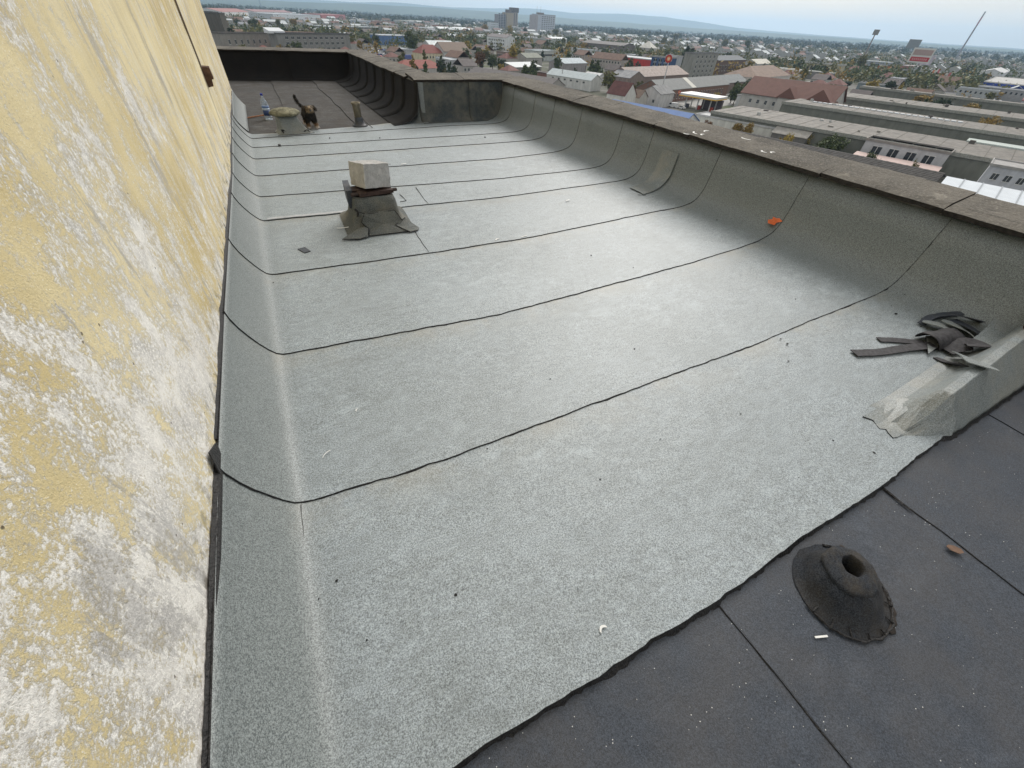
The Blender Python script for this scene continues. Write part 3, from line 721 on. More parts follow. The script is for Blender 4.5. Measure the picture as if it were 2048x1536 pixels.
# stub in the black felt
vs = empty('roof_vent', (1.70, -.075, -.003), R(20), label='low black cone shaped vent stub with a torn hole', cat='vent')
V, F = skin_rings([[(math.cos(a)*r_*w*(1+.05*noise.noise(Vector((a*3, z*20, 0))))-.03*(1-z/.12), math.sin(a)*r_*w*.92-.02*(1-z/.12), z-.014) for a in np.linspace(0, 2*math.pi, 41)[:-1] for w in [1]] for r_, z in
     [(.180, .006), (.157, .010), (.143, .028), (.129, .05), (.113, .072), (.099, .088), (.086, .098)]])
m_stub = membrane('granule_felt_stub', (.008, .010, .014), (.034, .040, .050), (.06, .062, .066), .5, False, (.085, .07, .05))
V = [(x*(1+.05*noise.noise(Vector((x*22, y*22, 1)))), y*(1+.05*noise.noise(Vector((x*22, y*22, 5)))), z+.009*noise.noise(Vector((x*26, y*26, 9)))*min(1, max(0, z+.012)/.02)+(.014*noise.noise(Vector((x*14, y*14, 3))) if z > .02 else 0)) for x, y, z in V]
felt_obj('felt_cone', V, F, vs, .35, .35, mat=m_stub)
V, F = skin_rings([[(math.cos(a)*r_*(1+.10*noise.noise(Vector((math.cos(a)*2, math.sin(a)*2, z*40+3))))+dx, math.sin(a)*r_*(1+.1*noise.noise(Vector((math.cos(a)*2, math.sin(a)*2, z*40))))*.95, z-.012+.008*noise.noise(Vector((math.cos(a)*1.5, math.sin(a)*1.5, 4)))) for a in np.linspace(0, 2*math.pi, 37)[:-1]] for r_, z, dx in
     [(.094, .088, 0), (.098, .097, 0), (.088, .106, 0), (.066, .110, .006), (.046, .115, .014), (.041, .113, .016), (.037, .10, .016), (.036, .03, .014)]])
V = [(x+.006*noise.noise(Vector((x*40, y*40, z*40))), y+.006*noise.noise(Vector((x*40, y*40, z*40+7))), z+.007*noise.noise(Vector((x*35, y*35, 2)))) for x, y, z in V]
felt_obj('torn_collar', V, F, vs, .5, .9, mat=m_stub)
for a0, a1, r0, zz in ((R(150), R(260), .088, .080), (R(190), R(330), .095, .070)):
    bit_line([(math.cos(a)*(r0+.006*math.sin(a*5)), math.sin(a)*r0*.94, zz+.005*math.sin(a*4)) for a in np.linspace(a0, a1, 9)], .004, vs)
MB().lathe([(.036, -.01), (.036, .03), (.001, .031)], 20, c=(.014, 0)).build('hole', plain((.004, .004, .004), .9, .2), vs)  # black plug, the dark of the hole put into its colour
pts = [(-.03+math.cos(a)*.18, -.02+math.sin(a)*.167, -.004) for a in np.linspace(R(150), R(395), 30)]
bit_line(pts, .0055, vs)
for k, a in enumerate(np.linspace(R(158), R(380), 11)):
    L = .152+.008*math.sin(k*5)
    bit_line([(-.03+math.cos(a)*.178, -.02+math.sin(a)*.165, -.001), (-.028+math.cos(a)*L, -.02+math.sin(a)*L*.92, .003)], .0038, vs)
bit_line([(-.055, -.155, -.003), (-.06, -.115, .012), (-.035, -.088, .06), (-.02, -.08, .085)], .0028, vs)
V, F = [], []
for i, a in enumerate(np.linspace(R(255), R(372), 40)):
    w = .006+.022*abs(noise.noise(Vector((i*.25, 1, 0))))+.02*max(0, (i-26)/14)
    V += [(-.03+math.cos(a)*.172, -.02+math.sin(a)*.160, -.004), (-.03+math.cos(a)*(.18+w*.5), -.02+math.sin(a)*(.168+w*.5), -.002), (-.03+math.cos(a)*(.18+w), -.02+math.sin(a)*(.168+w), -.0105)]
    if i: e = 3*i; F += [(e-3, e-2, e+1, e), (e-2, e-1, e+2, e+1)]
obj('bitumen_smear', mesh('bitumen_smear', V, F, [plain((.03, .024, .02), .7, .5, 60)], None, True), vs)

# ---- offcuts of felt lying by the kerb
def ribbon(name, pts, wid, mat, label, th=.005, twist=0., group=None, z0=0.):
    P = [Vector(p) for p in pts]; Q = []
    for i in range(len(P)-1):                                 # Catmull-Rom
        a, b, c_, d = P[max(i-1, 0)], P[i], P[i+1], P[min(i+2, len(P)-1)]
        for s in range(8):
            t = s/8; Q.append(.5*((2*b)+(c_-a)*t+(2*a-5*b+4*c_-d)*t*t+(3*b-a-3*c_+d)*t**3))
    Q.append(P[-1]); V, F = [], []; o = Q[0].copy(); o.z = 0
    for i, q in enumerate(Q):
        t = (Q[min(i+1, len(Q)-1)]-Q[max(i-1, 0)]).normalized(); s = t.cross(Vector((0, 0, 1))).normalized()
        up = s.cross(t); ang = twist*i/len(Q) if not callable(twist) else twist(i/len(Q))
        s2 = s*math.cos(ang)+up*math.sin(ang); u_ = up*math.cos(ang)-s*math.sin(ang)
        w = (wid(i/len(Q)) if callable(wid) else wid)/2*(1+.10*noise.noise(q*9)+.10*noise.noise(q*34))
        for a, b in ((-1, 1), (1, 1), (1, -1), (-1, -1)): V.append(q-o+s2*a*w+u_*b*th/2)
        if i:
            e = 4*i; F += [(e-4+k, e-4+(k+1) % 4, e+(k+1) % 4, e+k) for k in range(4)]
    F += [(3, 2, 1, 0), (len(V)-4, len(V)-3, len(V)-2, len(V)-1)]
    ob = felt_obj(name, V, F, None, .3, .2, smooth=False, mats=[mat], loc=o); tag(ob, label, 'felt offcut', group or 'felt offcuts by the kerb'); return ob
def surf(x, y):
    z = float(np.interp(x, PX, [p_[1] for p_ in PROF])) if x < 4.43 else .5
    if x > 2.75 and y < .62:
        s_ = kerb_sec(min(x, 4.4)); z = max(z, float(np.interp(y, [q[0] for q in s_], [q[1] for q in s_], left=-.01, right=0)))
    return z
def P3(u, v, z=.012):
    d = ray(u, v); lo, hi = .3, 12.
    t = lo
    while t < hi:
        q = CAM+d*t
        if q[2] < surf(q[0], q[1])+z: break
        t += .004
    return (q[0], q[1], q[2])
M_UNDER = plain((.05, .048, .052), .6, .5, 45)
M_PALEC = M_LIGHT
ribbon('felt_offcut', [P3(1708,706,.02),(*P3(1760,704,.016),)[0:3],P3(1812,696,.022),P3(1868,690,.03)], .062, M_UNDER, 'long flat felt strip with a rounded end in the offcut pile')
ribbon('felt_offcut', [P3(1757,679,.014),P3(1800,681,.016),P3(1850,686,.022)], .05, M_UNDER, 'short straight dark felt strip in the offcut pile')
ribbon('felt_offcut', [P3(1843,648,.02),P3(1862,634,.03),P3(1895,629,.05),P3(1930,634,.05),P3(1965,645,.03)], lambda t: .045+.02*t, M_NEAR, 'bent black strip arching over the back of the offcut pile', twist=.6)
ribbon('felt_offcut', [P3(1850,640,.012),P3(1885,630,.015),P3(1925,626,.015)], .05, M_NEAR, 'thin black strip behind the offcut pile')
ribbon('felt_offcut', [P3(1845,642,.03),P3(1880,650,.05),P3(1915,668,.04),P3(1940,680,.03)], lambda t: .02+.11*math.sin(min(1, t*1.05)*math.pi)**.7, M_PALEC, 'pale leaf shaped felt piece in the offcut pile', twist=.5)
ribbon('felt_offcut', [P3(1885,640,.045),P3(1915,652,.05),P3(1940,668,.04),P3(1955,682,.03)], lambda t: .03+.10*math.sin(min(1, t*1.05)*math.pi), M_PALEC, 'pale pointed felt piece leaning on the offcut pile', twist=.7)
ribbon('felt_offcut', [P3(1905,640,.03),P3(1940,655,.04),P3(1970,675,.03)], .09, M_NEAR, 'dark felt piece at the back of the offcut pile', twist=.4)
ribbon('felt_offcut', [P3(1890,700,.03),P3(1918,690,.06),P3(1948,688,.06),P3(1965,694,.05)], lambda t: .10+.03*t, M_UNDER, 'glossy dark folded felt piece on top of the pile', twist=-.3)
ribbon('felt_offcut', [P3(1870,715,.012),P3(1905,728,.016),P3(1935,732,.014)], lambda t: .03+.06*t, M_UNDER, 'dark pointed felt offcut under the pile')
ribbon('felt_offcut', [P3(1930,712,.02),P3(1950,722,.03),P3(1968,734,.03)], .13, M_PALEC, 'pale square felt piece at the kerb end of the pile')
ribbon('felt_offcut', [P3(1968,690,.03),P3(1990,668,.06),P3(2010,648,.08)], .12, M_PALEC, 'pale felt strip leaning on the low kerb', twist=-.3)
# curled half tube
V, F = [], []
for i in range(9):
    for k in range(13):
        a = R(-10+k*16); r_ = .075+.01*noise.noise(Vector((i*.4, k*.3, 0)))
        V.append((math.cos(a)*r_, i*.030-.12+.03*math.sin(a), .012+max(0, math.sin(a)*r_*.9)))
F = [(i*13+k, i*13+k+1, (i+1)*13+k+1, (i+1)*13+k) for i in range(8) for k in range(12)]
q = P3(1882, 690, 0)
ob = felt_obj('felt_offcut', V, F, None, .2, .2, mats=[M_UNDER], loc=(q[0], q[1]+.02, q[2]+.004), rz=R(78))
md = ob.modifiers.new('thick', 'SOLIDIFY'); md.thickness = .005
tag(ob, 'curled half tube of felt open towards the roof', 'felt offcut', 'felt offcuts by the kerb')
# pale triangle flap under the curl
ob = flat_piece('felt_offcut', [P3(*q)[:2] for q in ((1848,676),(1900,678),(1852,712))], M_PALEC, .03, zf=surf); tag(ob, 'brownish triangular felt offcut in front of the curl', 'felt offcut', 'felt offcuts by the kerb')

# ---- litter
def scrap(name, label, cat, cen, pts, mat, z=.016, group=None, bend=.0, rz=0.):
    n = len(pts); V = [(x, y, z+bend*abs(x)*1.+.002*math.sin(9*x+5*y)) for x, y in pts]+[(x, y, z+bend*abs(x)-.002) for x, y in pts]
    F = [tuple(range(n)), tuple(range(2*n-1, n-1, -1))]+[(n+i, n+(i+1) % n, (i+1) % n, i) for i in range(n)]
    o = obj(name, mesh(name, V, F, [mat]), None, (cen[0], cen[1], 0), (0, 0, rz)); return tag(o, label, cat, group)
M_OR = plain((.72, .16, .05), .6, .2, 30); M_WHITE = plain((.75, .75, .73), .6, .12, 40)
pz = .092
q = P3(1549, 444, .012)
o = scrap('paper_scrap', 'crumpled orange paper scrap near the foot of the long parapet', 'paper', q, [(-.055,-.045),(-.01,-.03),(.02,-.06),(.055,-.03),(.045,.06),(.01,.03),(-.02,.055),(-.06,.02)], M_OR, .012, bend=.25)
o.location.z = q[2]; o.rotation_euler = (0, R(-30), 0)
q = U(1538, 444, .1); scrap('paper_scrap', 'tiny white corner of paper beside the orange scrap', 'paper', (q[0]-.02, q[1]), [(-.02,-.012),(.02,-.01),(.018,.012),(-.015,.014)], M_WHITE, .112)
def arc(L, w, bow, n=9):
    top = [(L*(i/(n-1)-.5), bow*(1-(2*i/(n-1)-1)**2)+w/2) for i in range(n)]; bot = [(x, y-w) for x, y in top[::-1]]
    return bot[::-1]+top[::-1]
for (u_, v_, L, w, bow, rz, z, lab) in [
  (690,458,.13,.012,-.012,-3,.018,'white plastic sliver lying beside the square vent'),
  (655,912,.045,.003,.006,38,.016,'tiny white curved thread on the felt near the wall'),
  (1205,1262,.028,.008,.009,10,.018,'small white crumpled scrap close to the ragged felt edge'),
  (1645,1272,.045,.006,.0,-22,-.006,'white splinter lying on the black felt'),
  (995,482,.05,.012,.01,30,.016,'white scuffed flake on a lap of the pale felt'),
  (1048,476,.06,.010,.004,10,.016,'white flake further along the same lap'),
  (716,824,.02,.004,.006,60,.016,'very small white hook shaped thread'),
  (1135,403,.06,.014,.0,12,.016,'pale transparent plastic strip in the pale felt field'),
  (808,330,.07,.018,.0,5,.016,'white speck of litter behind the concrete block')]:
    q = U(u_, v_); scrap('litter_scrap', lab, 'litter', q, arc(L, w, bow), M_WHITE, z, rz=R(rz))
q = U(1912, 1098); scrap('dry_leaf', 'dry brown leaf on the lap of the black felt', 'leaf', q, [(-.03,0),(-.02,.012),(.0,.016),(.022,.010),(.026,-.004),(.008,-.016),(-.018,-.012)], plain((.16, .10, .07), .8, .2, 60), -.002, rz=R(-50))
for (u_, v_, s) in [(1390,268,1.),(1405,272,.7),(1372,270,.6),(1412,265,.8),(1491,280,1.),(1527,306,.7),(1545,308,.6)]:
    q = U(u_, v_, .655); rz = random.uniform(0, 180)
    scrap('white_flake', 'curled white flake lying on the brown parapet coping', 'litter', (min(4.72, q[0]), q[1]), arc(.10*s, .016, .02), M_WHITE, .668, 'white flakes on the coping', rz=R(rz))
M_CRUMB = M_BIT
cr = None; rnd = random.Random(5)
spots = [(1745,908,1.5),(1664,884,1.1),(912,1192,1.1),(675,1163,1.),(1790,630,2.),(560,293,5.),(660,278,2.5),(1573,690,1.6),(1575,725,1.2),(1595,957,.8),(1120,1318,.8),(735,1282,.7),(548,568,1.),(690,562,.9),(757,345,1.5),(1268,700,1.),(1200,960,.8),(1800,600,1.),(1560,680,1.2),(975,900,.8),(640,1200,.6),(780,330,1.2),(1590,600,1.),(760,278,2.5),(970,276,3.),(1320,880,.6),(1480,830,.7),(1100,760,.8),(1182,512,1.4),(1266,537,1.),(1432,445,1.3),(1840,655,1.),(1852,660,.8),(1780,615,.9)]
for (u_, v_, s) in spots:
    q = U(u_, v_)
    bm = bmesh.new(); bmesh.ops.create_icosphere(bm, subdivisions=1, radius=.0052*s)
    for v in bm.verts: v.co = Vector((v.co.x*rnd.uniform(.7, 1.4), v.co.y*rnd.uniform(.6, 1.2), v.co.z*.55))
    me = bpy.data.meshes.new('bitumen_crumb'); bm.to_mesh(me); bm.free(); me.materials.append(M_BIT)
    zz = float(np.interp(q[0], PX, [p_[1] for p_ in PROF])) if 0 < q[0] < 4.3 else 0
    o = obj('bitumen_crumb', me, None, (q[0], q[1], zz+lumps(q[0], q[1])+.007+.002*s), (0, 0, rnd.uniform(0, 6)))
    tag(o, 'small black bitumen crumb lying on the pale felt', 'crumb', 'bitumen crumbs on the pale felt')

# ---- bottle and stick
q = U(538, 238); bt = empty('plastic_bottle', (q[0], q[1], -.006), label='clear plastic water bottle with a blue label and blue cap', cat='bottle')
m_pet, nt, p = newmat('clear_plastic'); p.inputs['Base Color'].default_value = (.75, .83, .9, 1); p.inputs['Roughness'].default_value = .12; p.inputs['Transmission Weight'].default_value = .75; p.inputs['IOR'].default_value = 1.2; p.inputs['Specular IOR Level'].default_value = .6
MB().lathe([(.048, 0), (.056, .008), (.056, .05), (.053, .055), (.056, .06), (.056, .205), (.05, .235), (.035, .275), (.018, .312), (.016, .33), (.016, .345)], 20).build('body', m_pet, bt, True)
MB().lathe([(.0575, .062), (.0575, .135)], 20).build('label_band', plain((.05, .08, .20), .4, .1), bt, True)
MB().lathe([(.0577, .135), (.0577, .165)], 20).build('label_band', plain((.55, .65, .78), .4, .1), bt, True)
MB().lathe([(.0575, .165), (.0575, .19)], 20).build('label_band', plain((.12, .2, .38), .4, .1), bt, True)
MB().lathe([(.019, .335), (.020, .36), (.017, .366)], 14).build('cap', plain((.015, .03, .30), .4, .1), bt)
MB().lathe([(.058, -.002), (.058, .012)], 16).build('base', plain((.7, .75, .8), .3, .1), bt)
a, b = U(496, 237), U(543, 231); o = MB().tube([(0, 0, .0), (b[0]-a[0]-.02, b[1]-a[1], .01)], .011, 7).build('wooden_stick', plain((.30, .13, .06), .7, .3, 20), loc=(a[0]-.02, a[1], .008)); tag(o, 'reddish wooden stick lying behind the bottle', 'stick')

# ---- the dog
dog = empty('dog', (.90, 8.03, 0), R(2), label='small shaggy black and tan dog with white paws and raised tail', cat='dog')
SK = [((0,.24,.185),.066),((0,.12,.175),.070),((0,.0,.185),.076),((0,-.045,.235),.058),((0,-.075,.275),.060),((0,-.125,.262),.032),((0,-.158,.252),.022),
      ((.045,.0,.13),.034),((.05,.012,.085),.024),((.052,.0,.04),.019),((.054,-.022,.014),.021),
      ((-.045,.0,.13),.034),((-.05,.012,.085),.024),((-.052,.0,.04),.019),((-.054,-.022,.014),.021),
      ((.045,.25,.14),.042),((.05,.225,.095),.028),((.052,.285,.055),.016),((.054,.262,.014),.020),
      ((-.045,.25,.14),.042),((-.05,.225,.095),.028),((-.052,.285,.055),.016),((-.054,.262,.014),.020),
      ((-.03,.30,.225),.022),((-.075,.33,.275),.019),((-.10,.33,.33),.019),((-.095,.32,.375),.010),
      ((.058,-.07,.285),.020),((.080,-.072,.245),.018),((-.058,-.07,.285),.020),((-.080,-.072,.245),.018)]
SE = [(0,1),(1,2),(2,3),(3,4),(4,5),(5,6),(2,7),(7,8),(8,9),(9,10),(2,11),(11,12),(12,13),(13,14),(0,15),(15,16),(16,17),(17,18),(0,19),(19,20),(20,21),(21,22),(0,23),(23,24),(24,25),(25,26),(4,27),(27,28),(4,29),(29,30)]
me = bpy.data.meshes.new('dog_frame'); me.from_pydata([s[0] for s in SK], SE, []); tmp = obj('dog_tmp', me)
sm = tmp.modifiers.new('skin', 'SKIN'); ss = tmp.modifiers.new('sub', 'SUBSURF'); ss.levels = 2; ss.render_levels = 2
for i, s in enumerate(SK): me.skin_vertices[0].data[i].radius = (s[1], s[1]); me.skin_vertices[0].data[i].use_root = (i == 0)
dg = bpy.context.evaluated_depsgraph_get(); bm_ = bpy.data.meshes.new_from_object(tmp.evaluated_get(dg)); bpy.data.objects.remove(tmp)
for v in bm_.vertices:
    q = v.co; v.co = q + v.normal*(.007*noise.noise(q*38)+.005*noise.noise(q*90))
m, nt, p = newmat('dog_coat'); h = NT(nt); c = h.coord(); sp = h.n('ShaderNodeSeparateXYZ'); h.l(c, sp.inputs[0])
nz = h.noise(c, 28, 4, .6); blk_ = h.mix(h.rng(nz, .4, .7), (.012, .011, .011), (.045, .038, .032))
leg = h.rng(h.math('ADD', sp.outputs['Z'], h.math('MULTIPLY', nz, .06)), .125, .085)
col = h.mix(leg, blk_, (.24, .15, .085)); col = h.mix(h.rng(h.math('ADD', sp.outputs['Z'], h.math('MULTIPLY', nz, .03)), .062, .045), col, (.66, .58, .5))
face = h.math('MULTIPLY', h.rng(sp.outputs['Y'], -.085, -.12), h.rng(sp.outputs['Z'], .20, .23)); col = h.mix(face, col, h.mix(h.rng(nz, .4, .6), (.14, .10, .065), (.30, .235, .16)))
h.l(col, p.inputs['Base Color']); p.inputs['Roughness'].default_value = .8
bm_.materials.clear(); bm_.materials.append(m); bm_.polygons.foreach_set('use_smooth', [True]*len(bm_.polygons))
body = obj('body', bm_, dog)
V, F = [], []; rnd = random.Random(3)
pol = [q for q in bm_.polygons]
for k in range(3200):
    q = rnd.choice(pol); c_ = q.center; nrm = q.normal
    if c_.z < .03: continue
    d = (nrm*.5+Vector((rnd.uniform(-.5, .5), rnd.uniform(-.1, .7), -.8))).normalized(); s = nrm.cross(d).normalized()*.0028; L = rnd.uniform(.014, .03)
    b = len(V); V += [c_-s-nrm*.002, c_+s-nrm*.002, c_+d*L+nrm*.004]; F.append((b, b+1, b+2))
fur = obj('fur', mesh('fur', V, F, [m]), body); fur['kind'] = 'stuff'
M_EYE = plain((.004, .004, .004), .15, .1, spec=.6)
for s in (-1, 1): MB().lathe([(.002, -.008), (.008, -.004), (.009, 0), (.008, .004), (.002, .008)], 8).build('eye', M_EYE, dog, True, loc=(s*.024, -.122, .288))
MB().lathe([(.003, -.009), (.011, -.004), (.012, .002), (.006, .008)], 8).build('nose', M_EYE, dog, True, loc=(0, -.182, .256))

dog.scale = (1.18, 1.18, 1.12)
vs.scale = (.94, .94, .86)

# ------------------------------------------------------------------ the town
GA = R(16)
E1 = Vector((math.cos(GA), math.sin(GA))); E2 = Vector((math.sin(GA), -math.cos(GA)))
ground_m, nt, p = newmat('town_ground'); h = NT(nt); c = h.coord()
col = h.mix(h.rng(h.noise(c, .012, 6, .6), .35, .65), (.13, .125, .105), (.075, .085, .04))
col = h.mix(h.rng(h.noise(c, .05, 5, .6), .48, .58), col, (.19, .18, .165)); col = h.mix(h.rng(h.noise(c, .03, 4, .5), .6, .68), col, (.07, .09, .03))
h.l(col, p.inputs['Base Color']); p.inputs['Roughness'].default_value = .95
V = [(-16900, -16900, GROUND), (16900, -16900, GROUND), (16900, 16900, GROUND), (-16900, 16900, GROUND)]
tag(obj('ground', mesh('ground', V, [(0, 1, 2, 3)], [ground_m])), kind='structure')
def sheet_on_ground(name, pix, mat, lift):
    P_ = [G(*q) for q in pix]
    o = obj(name, mesh(name, [(q[0], q[1], GROUND+lift) for q in P_], [tuple(range(len(P_)))], [mat])); return tag(o, kind='structure')
M_ROAD = plain((.17, .165, .155), .9, .25, .15)
def strip(name, a, b, w, mat, lift, kind='structure'):
    a = Vector(a[:2]); b = Vector(b[:2]); d = (b-a).normalized(); s = Vector((-d.y, d.x))*w/2
    q = [a-s, b-s, b+s, a+s]
    return tag(obj(name, mesh(name, [(*x, GROUND+lift) for x in q], [(0, 1, 2, 3)], [mat])), kind=kind)
g0 = Vector(G(1300, 203)[:2])
strip('road', g0-E1*60, g0+E1*420, 13, plain((.30, .29, .27), .9, .2, .1), .008)
strip('road', g0-E1*60-E2*20, g0-E1*60+E2*0+Vector((0, 400)), 10, M_ROAD, .004)
g1 = Vector(G(1960, 190)[:2]); strip('car_park', g1-E1*60, g1+E1*140, 90, plain((.16, .16, .165), .9, .2, .08), .008)
g2 = Vector(G(1840, 165)[:2]); strip('grass_field', g2-E1*25, g2+E1*60, 55, plain((.10, .135, .035), .95, .35, .2), .016)
g3 = Vector(G(1960, 172)[:2]); strip('grass_field', g3-E1*20, g3+E1*40, 40, plain((.16, .13, .06), .95, .35, .2), .020)
g4 = Vector(G(780, 106)[:2]); strip('car_park', g4-E1*45, g4+E1*45, 70, plain((.15, .15, .155), .9, .2, .08), .012)
g5 = Vector(G(1390, 196)[:2]); strip('forecourt', g5-E1*30, g5+E1*25, 45, plain((.34, .33, .31), .9, .15, .1), .012)

M_GLASS = plain((.035, .042, .05), .25, .3, 2., spec=.5)
M_FRAME = plain((.65, .65, .63), .6, .1)
_unit = MB().box(0, 1, -.06, .25, 0, 1)
UNIT = {}
def unit_win(mat):
    if mat.name not in UNIT:
        b = MB().box(0, 1, -.05, .2, 0, 1, 0).box(-.08, 1.08, -.085, .2, -.10, -.01, 1).box(-.06, 1.06, -.07, .15, 1.0, 1.06, 1).box(.47, .53, -.065, .0, 0, 1, 1)
        UNIT[mat.name] = mesh('window', b.v, b.f, [mat, M_FRAME], b.m)
    return UNIT[mat.name]
def windows(root, W, D, face, cols, rows, ww, wh, z0, dz, x0=None, x1=None, mat=None):
    """rows of windows on a face: f front, l left, r right"""
    L = W if face in 'f' else D
    x0 = .08*L if x0 is None else x0; x1 = .92*L if x1 is None else x1
    for r_ in range(rows):
        for k in range(cols):
            x = x0+(x1-x0)*(k+.5)/cols-ww/2
            if face == 'f': loc, rz = (x, 0, z0+r_*dz), 0
            elif face == 'r': loc, rz = (W, x, z0+r_*dz), R(90)
            else: loc, rz = (0, D-x, z0+r_*dz), R(-90)
            obj('window', unit_win(mat or M_GLASS), root, loc, (0, 0, rz), (ww, 1, wh))
def roof_mesh(kind, W, D, h, rh, ov, along):
    o = ov; t = .22
    if kind == 'flat':
        b = MB().box(-o, W+o, -o, D+o, h, h+.25)
        if rh > 0:
            b.box(-o, W+o, -o, -o+.3, h+.25, h+.25+rh).box(-o, W+o, D+o-.3, D+o, h+.25, h+.25+rh).box(-o, -o+.3, -o+.3, D+o-.3, h+.25, h+.25+rh).box(W+o-.3, W+o, -o+.3, D+o-.3, h+.25, h+.25+rh)
        return b
    b = MB()
    if kind == 'gable':
        if along:
            P_ = [(-o, -o, h), (W+o, -o, h), (W+o, D/2, h+rh), (-o, D/2, h+rh), (-o, D+o, h), (W+o, D+o, h)]
        else:
            P_ = [(-o, D+o, h), (-o, -o, h), (W/2, -o, h+rh), (W/2, D+o, h+rh), (W+o, D+o, h), (W+o, -o, h)]
        V = P_+[(x, y, z-t) for x, y, z in P_]
        F = [(0, 1, 2, 3), (3, 2, 5, 4), (6, 9, 8, 7), (9, 10, 11, 8), (0, 6, 7, 1), (4, 5, 11, 10), (0, 3, 9, 6), (3, 4, 10, 9), (1, 7, 8, 2), (2, 8, 11, 5)]
    elif kind == 'hip':
        k = min(W, D)/2
        if W >= D: r0, r1 = (k, D/2, h+rh), (W-k, D/2, h+rh)
        else: r0, r1 = (W/2, k, h+rh), (W/2, D-k, h+rh)
        V = [(-o, -o, h), (W+o, -o, h), (W+o, D+o, h), (-o, D+o, h), r0, r1]
        F = [(0, 1, 5, 4), (1, 2, 5), (2, 3, 4, 5), (3, 0, 4), (3, 2, 1, 0)] if W >= D else [(0, 1, 4), (1, 2, 5, 4), (2, 3, 5), (3, 0, 4, 5), (3, 2, 1, 0)]
    elif kind == 'shed':
        V = [(-o, -o, h), (W+o, -o, h), (W+o, D+o, h+rh), (-o, D+o, h+rh)]; V = V+[(x, y, z+t) for x, y, z in V]
        F = [(0, 3, 2, 1), (4, 5, 6, 7), (0, 1, 5, 4), (1, 2, 6, 5), (2, 3, 7, 6), (3, 0, 4, 7)]
    b.add(V, F); return b
NB = []
def footprint(loc, rz, W, D, pad=2.):
    NB.append((loc, rz, W, D, pad))
def building(label, pL, pR, h, D, roof_k='flat', rh=.6, wall=(.5, .48, .45), rf=(.3, .3, .3), ov=.3, along=True, wins=(), cat='building', group=None, snap=True, name='building', seams=0, base=0., chim=0, rvar=.25, ext=0.):
    a, b = G(*pL, h), G(*pR, h); v = Vector((b[0]-a[0], b[1]-a[1]))
    if snap:
        d = max((E1, E2, -E1, -E2), key=lambda e: e.dot(v.normalized()))
        W = max(3., v.dot(d))
        if W < .7*v.length: W = v.length*.8
    else: d = v.normalized(); W = v.length
    rz = math.atan2(d.y, d.x); mid = (Vector(a[:2])+Vector(b[:2]))/2-d*W/2; W += ext
    return make_building(label, mid, rz, W, D, h, roof_k, rh, wall, rf, ov, along, wins, cat, group, name, seams, chim, rvar)
def make_building(label, loc, rz, W, D, h, roof_k='flat', rh=.6, wall=(.5, .48, .45), rf=(.3, .3, .3), ov=.3, along=True, wins=(), cat='building', group=None, name='building', seams=0, chim=0, rvar=.25):
    root = empty(name, (loc[0], loc[1], GROUND), rz, label=label, cat=cat, group=group)
    footprint(Vector(loc[:2]), rz, W, D)
    wm = plain(wall, .9, .18, .6, stretch=(1, 1, .35)); b = MB().box(0, W, 0, D, 0, h-.01)
    if roof_k == 'gable':
        if along:
            for x in (.0, W): b.add([(x, 0, h-.01), (x, D, h-.01), (x, D/2, h+rh-.23)], [(0, 1, 2)] if x else [(0, 2, 1)])
        else:
            for y in (.0, D): b.add([(0, y, h-.01), (W, y, h-.01), (W/2, y, h+rh-.23)], [(0, 1, 2)] if not y else [(0, 2, 1)])
    if roof_k == 'shed': b.add([(0, 0, h), (W, 0, h), (W, D, h+rh), (0, D, h+rh), (0, D, h), (W, D, h)], [(1, 5, 2), (0, 3, 4), (4, 3, 2, 5)])
    b.build('wall', wm, root)
    rm = plain(rf, .75, rvar, .5)
    ro = roof_mesh(roof_k, W, D, h, rh, ov, along).build('roof', rm, root)
    if seams:
        sm_ = plain(tuple(q*.6 for q in rf), .8, .2)
        for k in range(1, seams):
            x = -ov+(W+2*ov)*k/seams
            if roof_k in ('flat', 'shed'):
                z1 = h+rh if roof_k == 'shed' else h
                MB().add([(x-.12, -ov, h+.25), (x+.12, -ov, h+.25), (x+.12, D+ov, z1+.27), (x-.12, D+ov, z1+.27), (x-.12, -ov, h+.36), (x+.12, -ov, h+.36), (x+.12, D+ov, z1+.36), (x-.12, D+ov, z1+.36)],
                         [(0,3,2,1),(4,5,6,7),(0,1,5,4),(1,2,6,5),(2,3,7,6),(3,0,4,7)]).build('roof_seam', sm_, ro)
            else:
                MB().add([(x-.08, -ov, h+.02), (x+.08, -ov, h+.02), (x+.08, D/2, h+rh+.02), (x-.08, D/2, h+rh+.02), (x-.08, -ov, h+.12), (x+.08, -ov, h+.12), (x+.08, D/2, h+rh+.12), (x-.08, D/2, h+rh+.12)],
                         [(0,3,2,1),(4,5,6,7),(0,1,5,4),(1,2,6,5),(2,3,7,6),(3,0,4,7)]).build('roof_seam', sm_, ro)
    for k in range(chim):
        x = W*(.3+.4*k); MB().box(x-.4, x+.4, D*.55-.4, D*.55+.4, h+rh*.5, h+rh+1.1).build('chimney', plain((.3, .16, .11), .9, .2), ro)
    for w in wins: windows(root, W, D, *w)
    return root
def ridge_building(label, rL, rR, h, rh, D, ext=0., **k):
    """gabled building placed by the two ends of its ridge"""
    a, b = G(*rL, h+rh), G(*rR, h+rh); v = Vector((b[0]-a[0], b[1]-a[1])); d = v.normalized(); per = Vector((-d.y, d.x))
    if per.dot(Vector((a[0], a[1]))) < 0: per = -per
    loc = Vector(a[:2])-per*D/2
    return make_building(label, loc, math.atan2(d.y, d.x), v.length+ext, D, h, 'gable', rh, **k)
WHT = (.62, .62, .6); GRY = (.32, .32, .31); METAL = (.55, .58, .6)
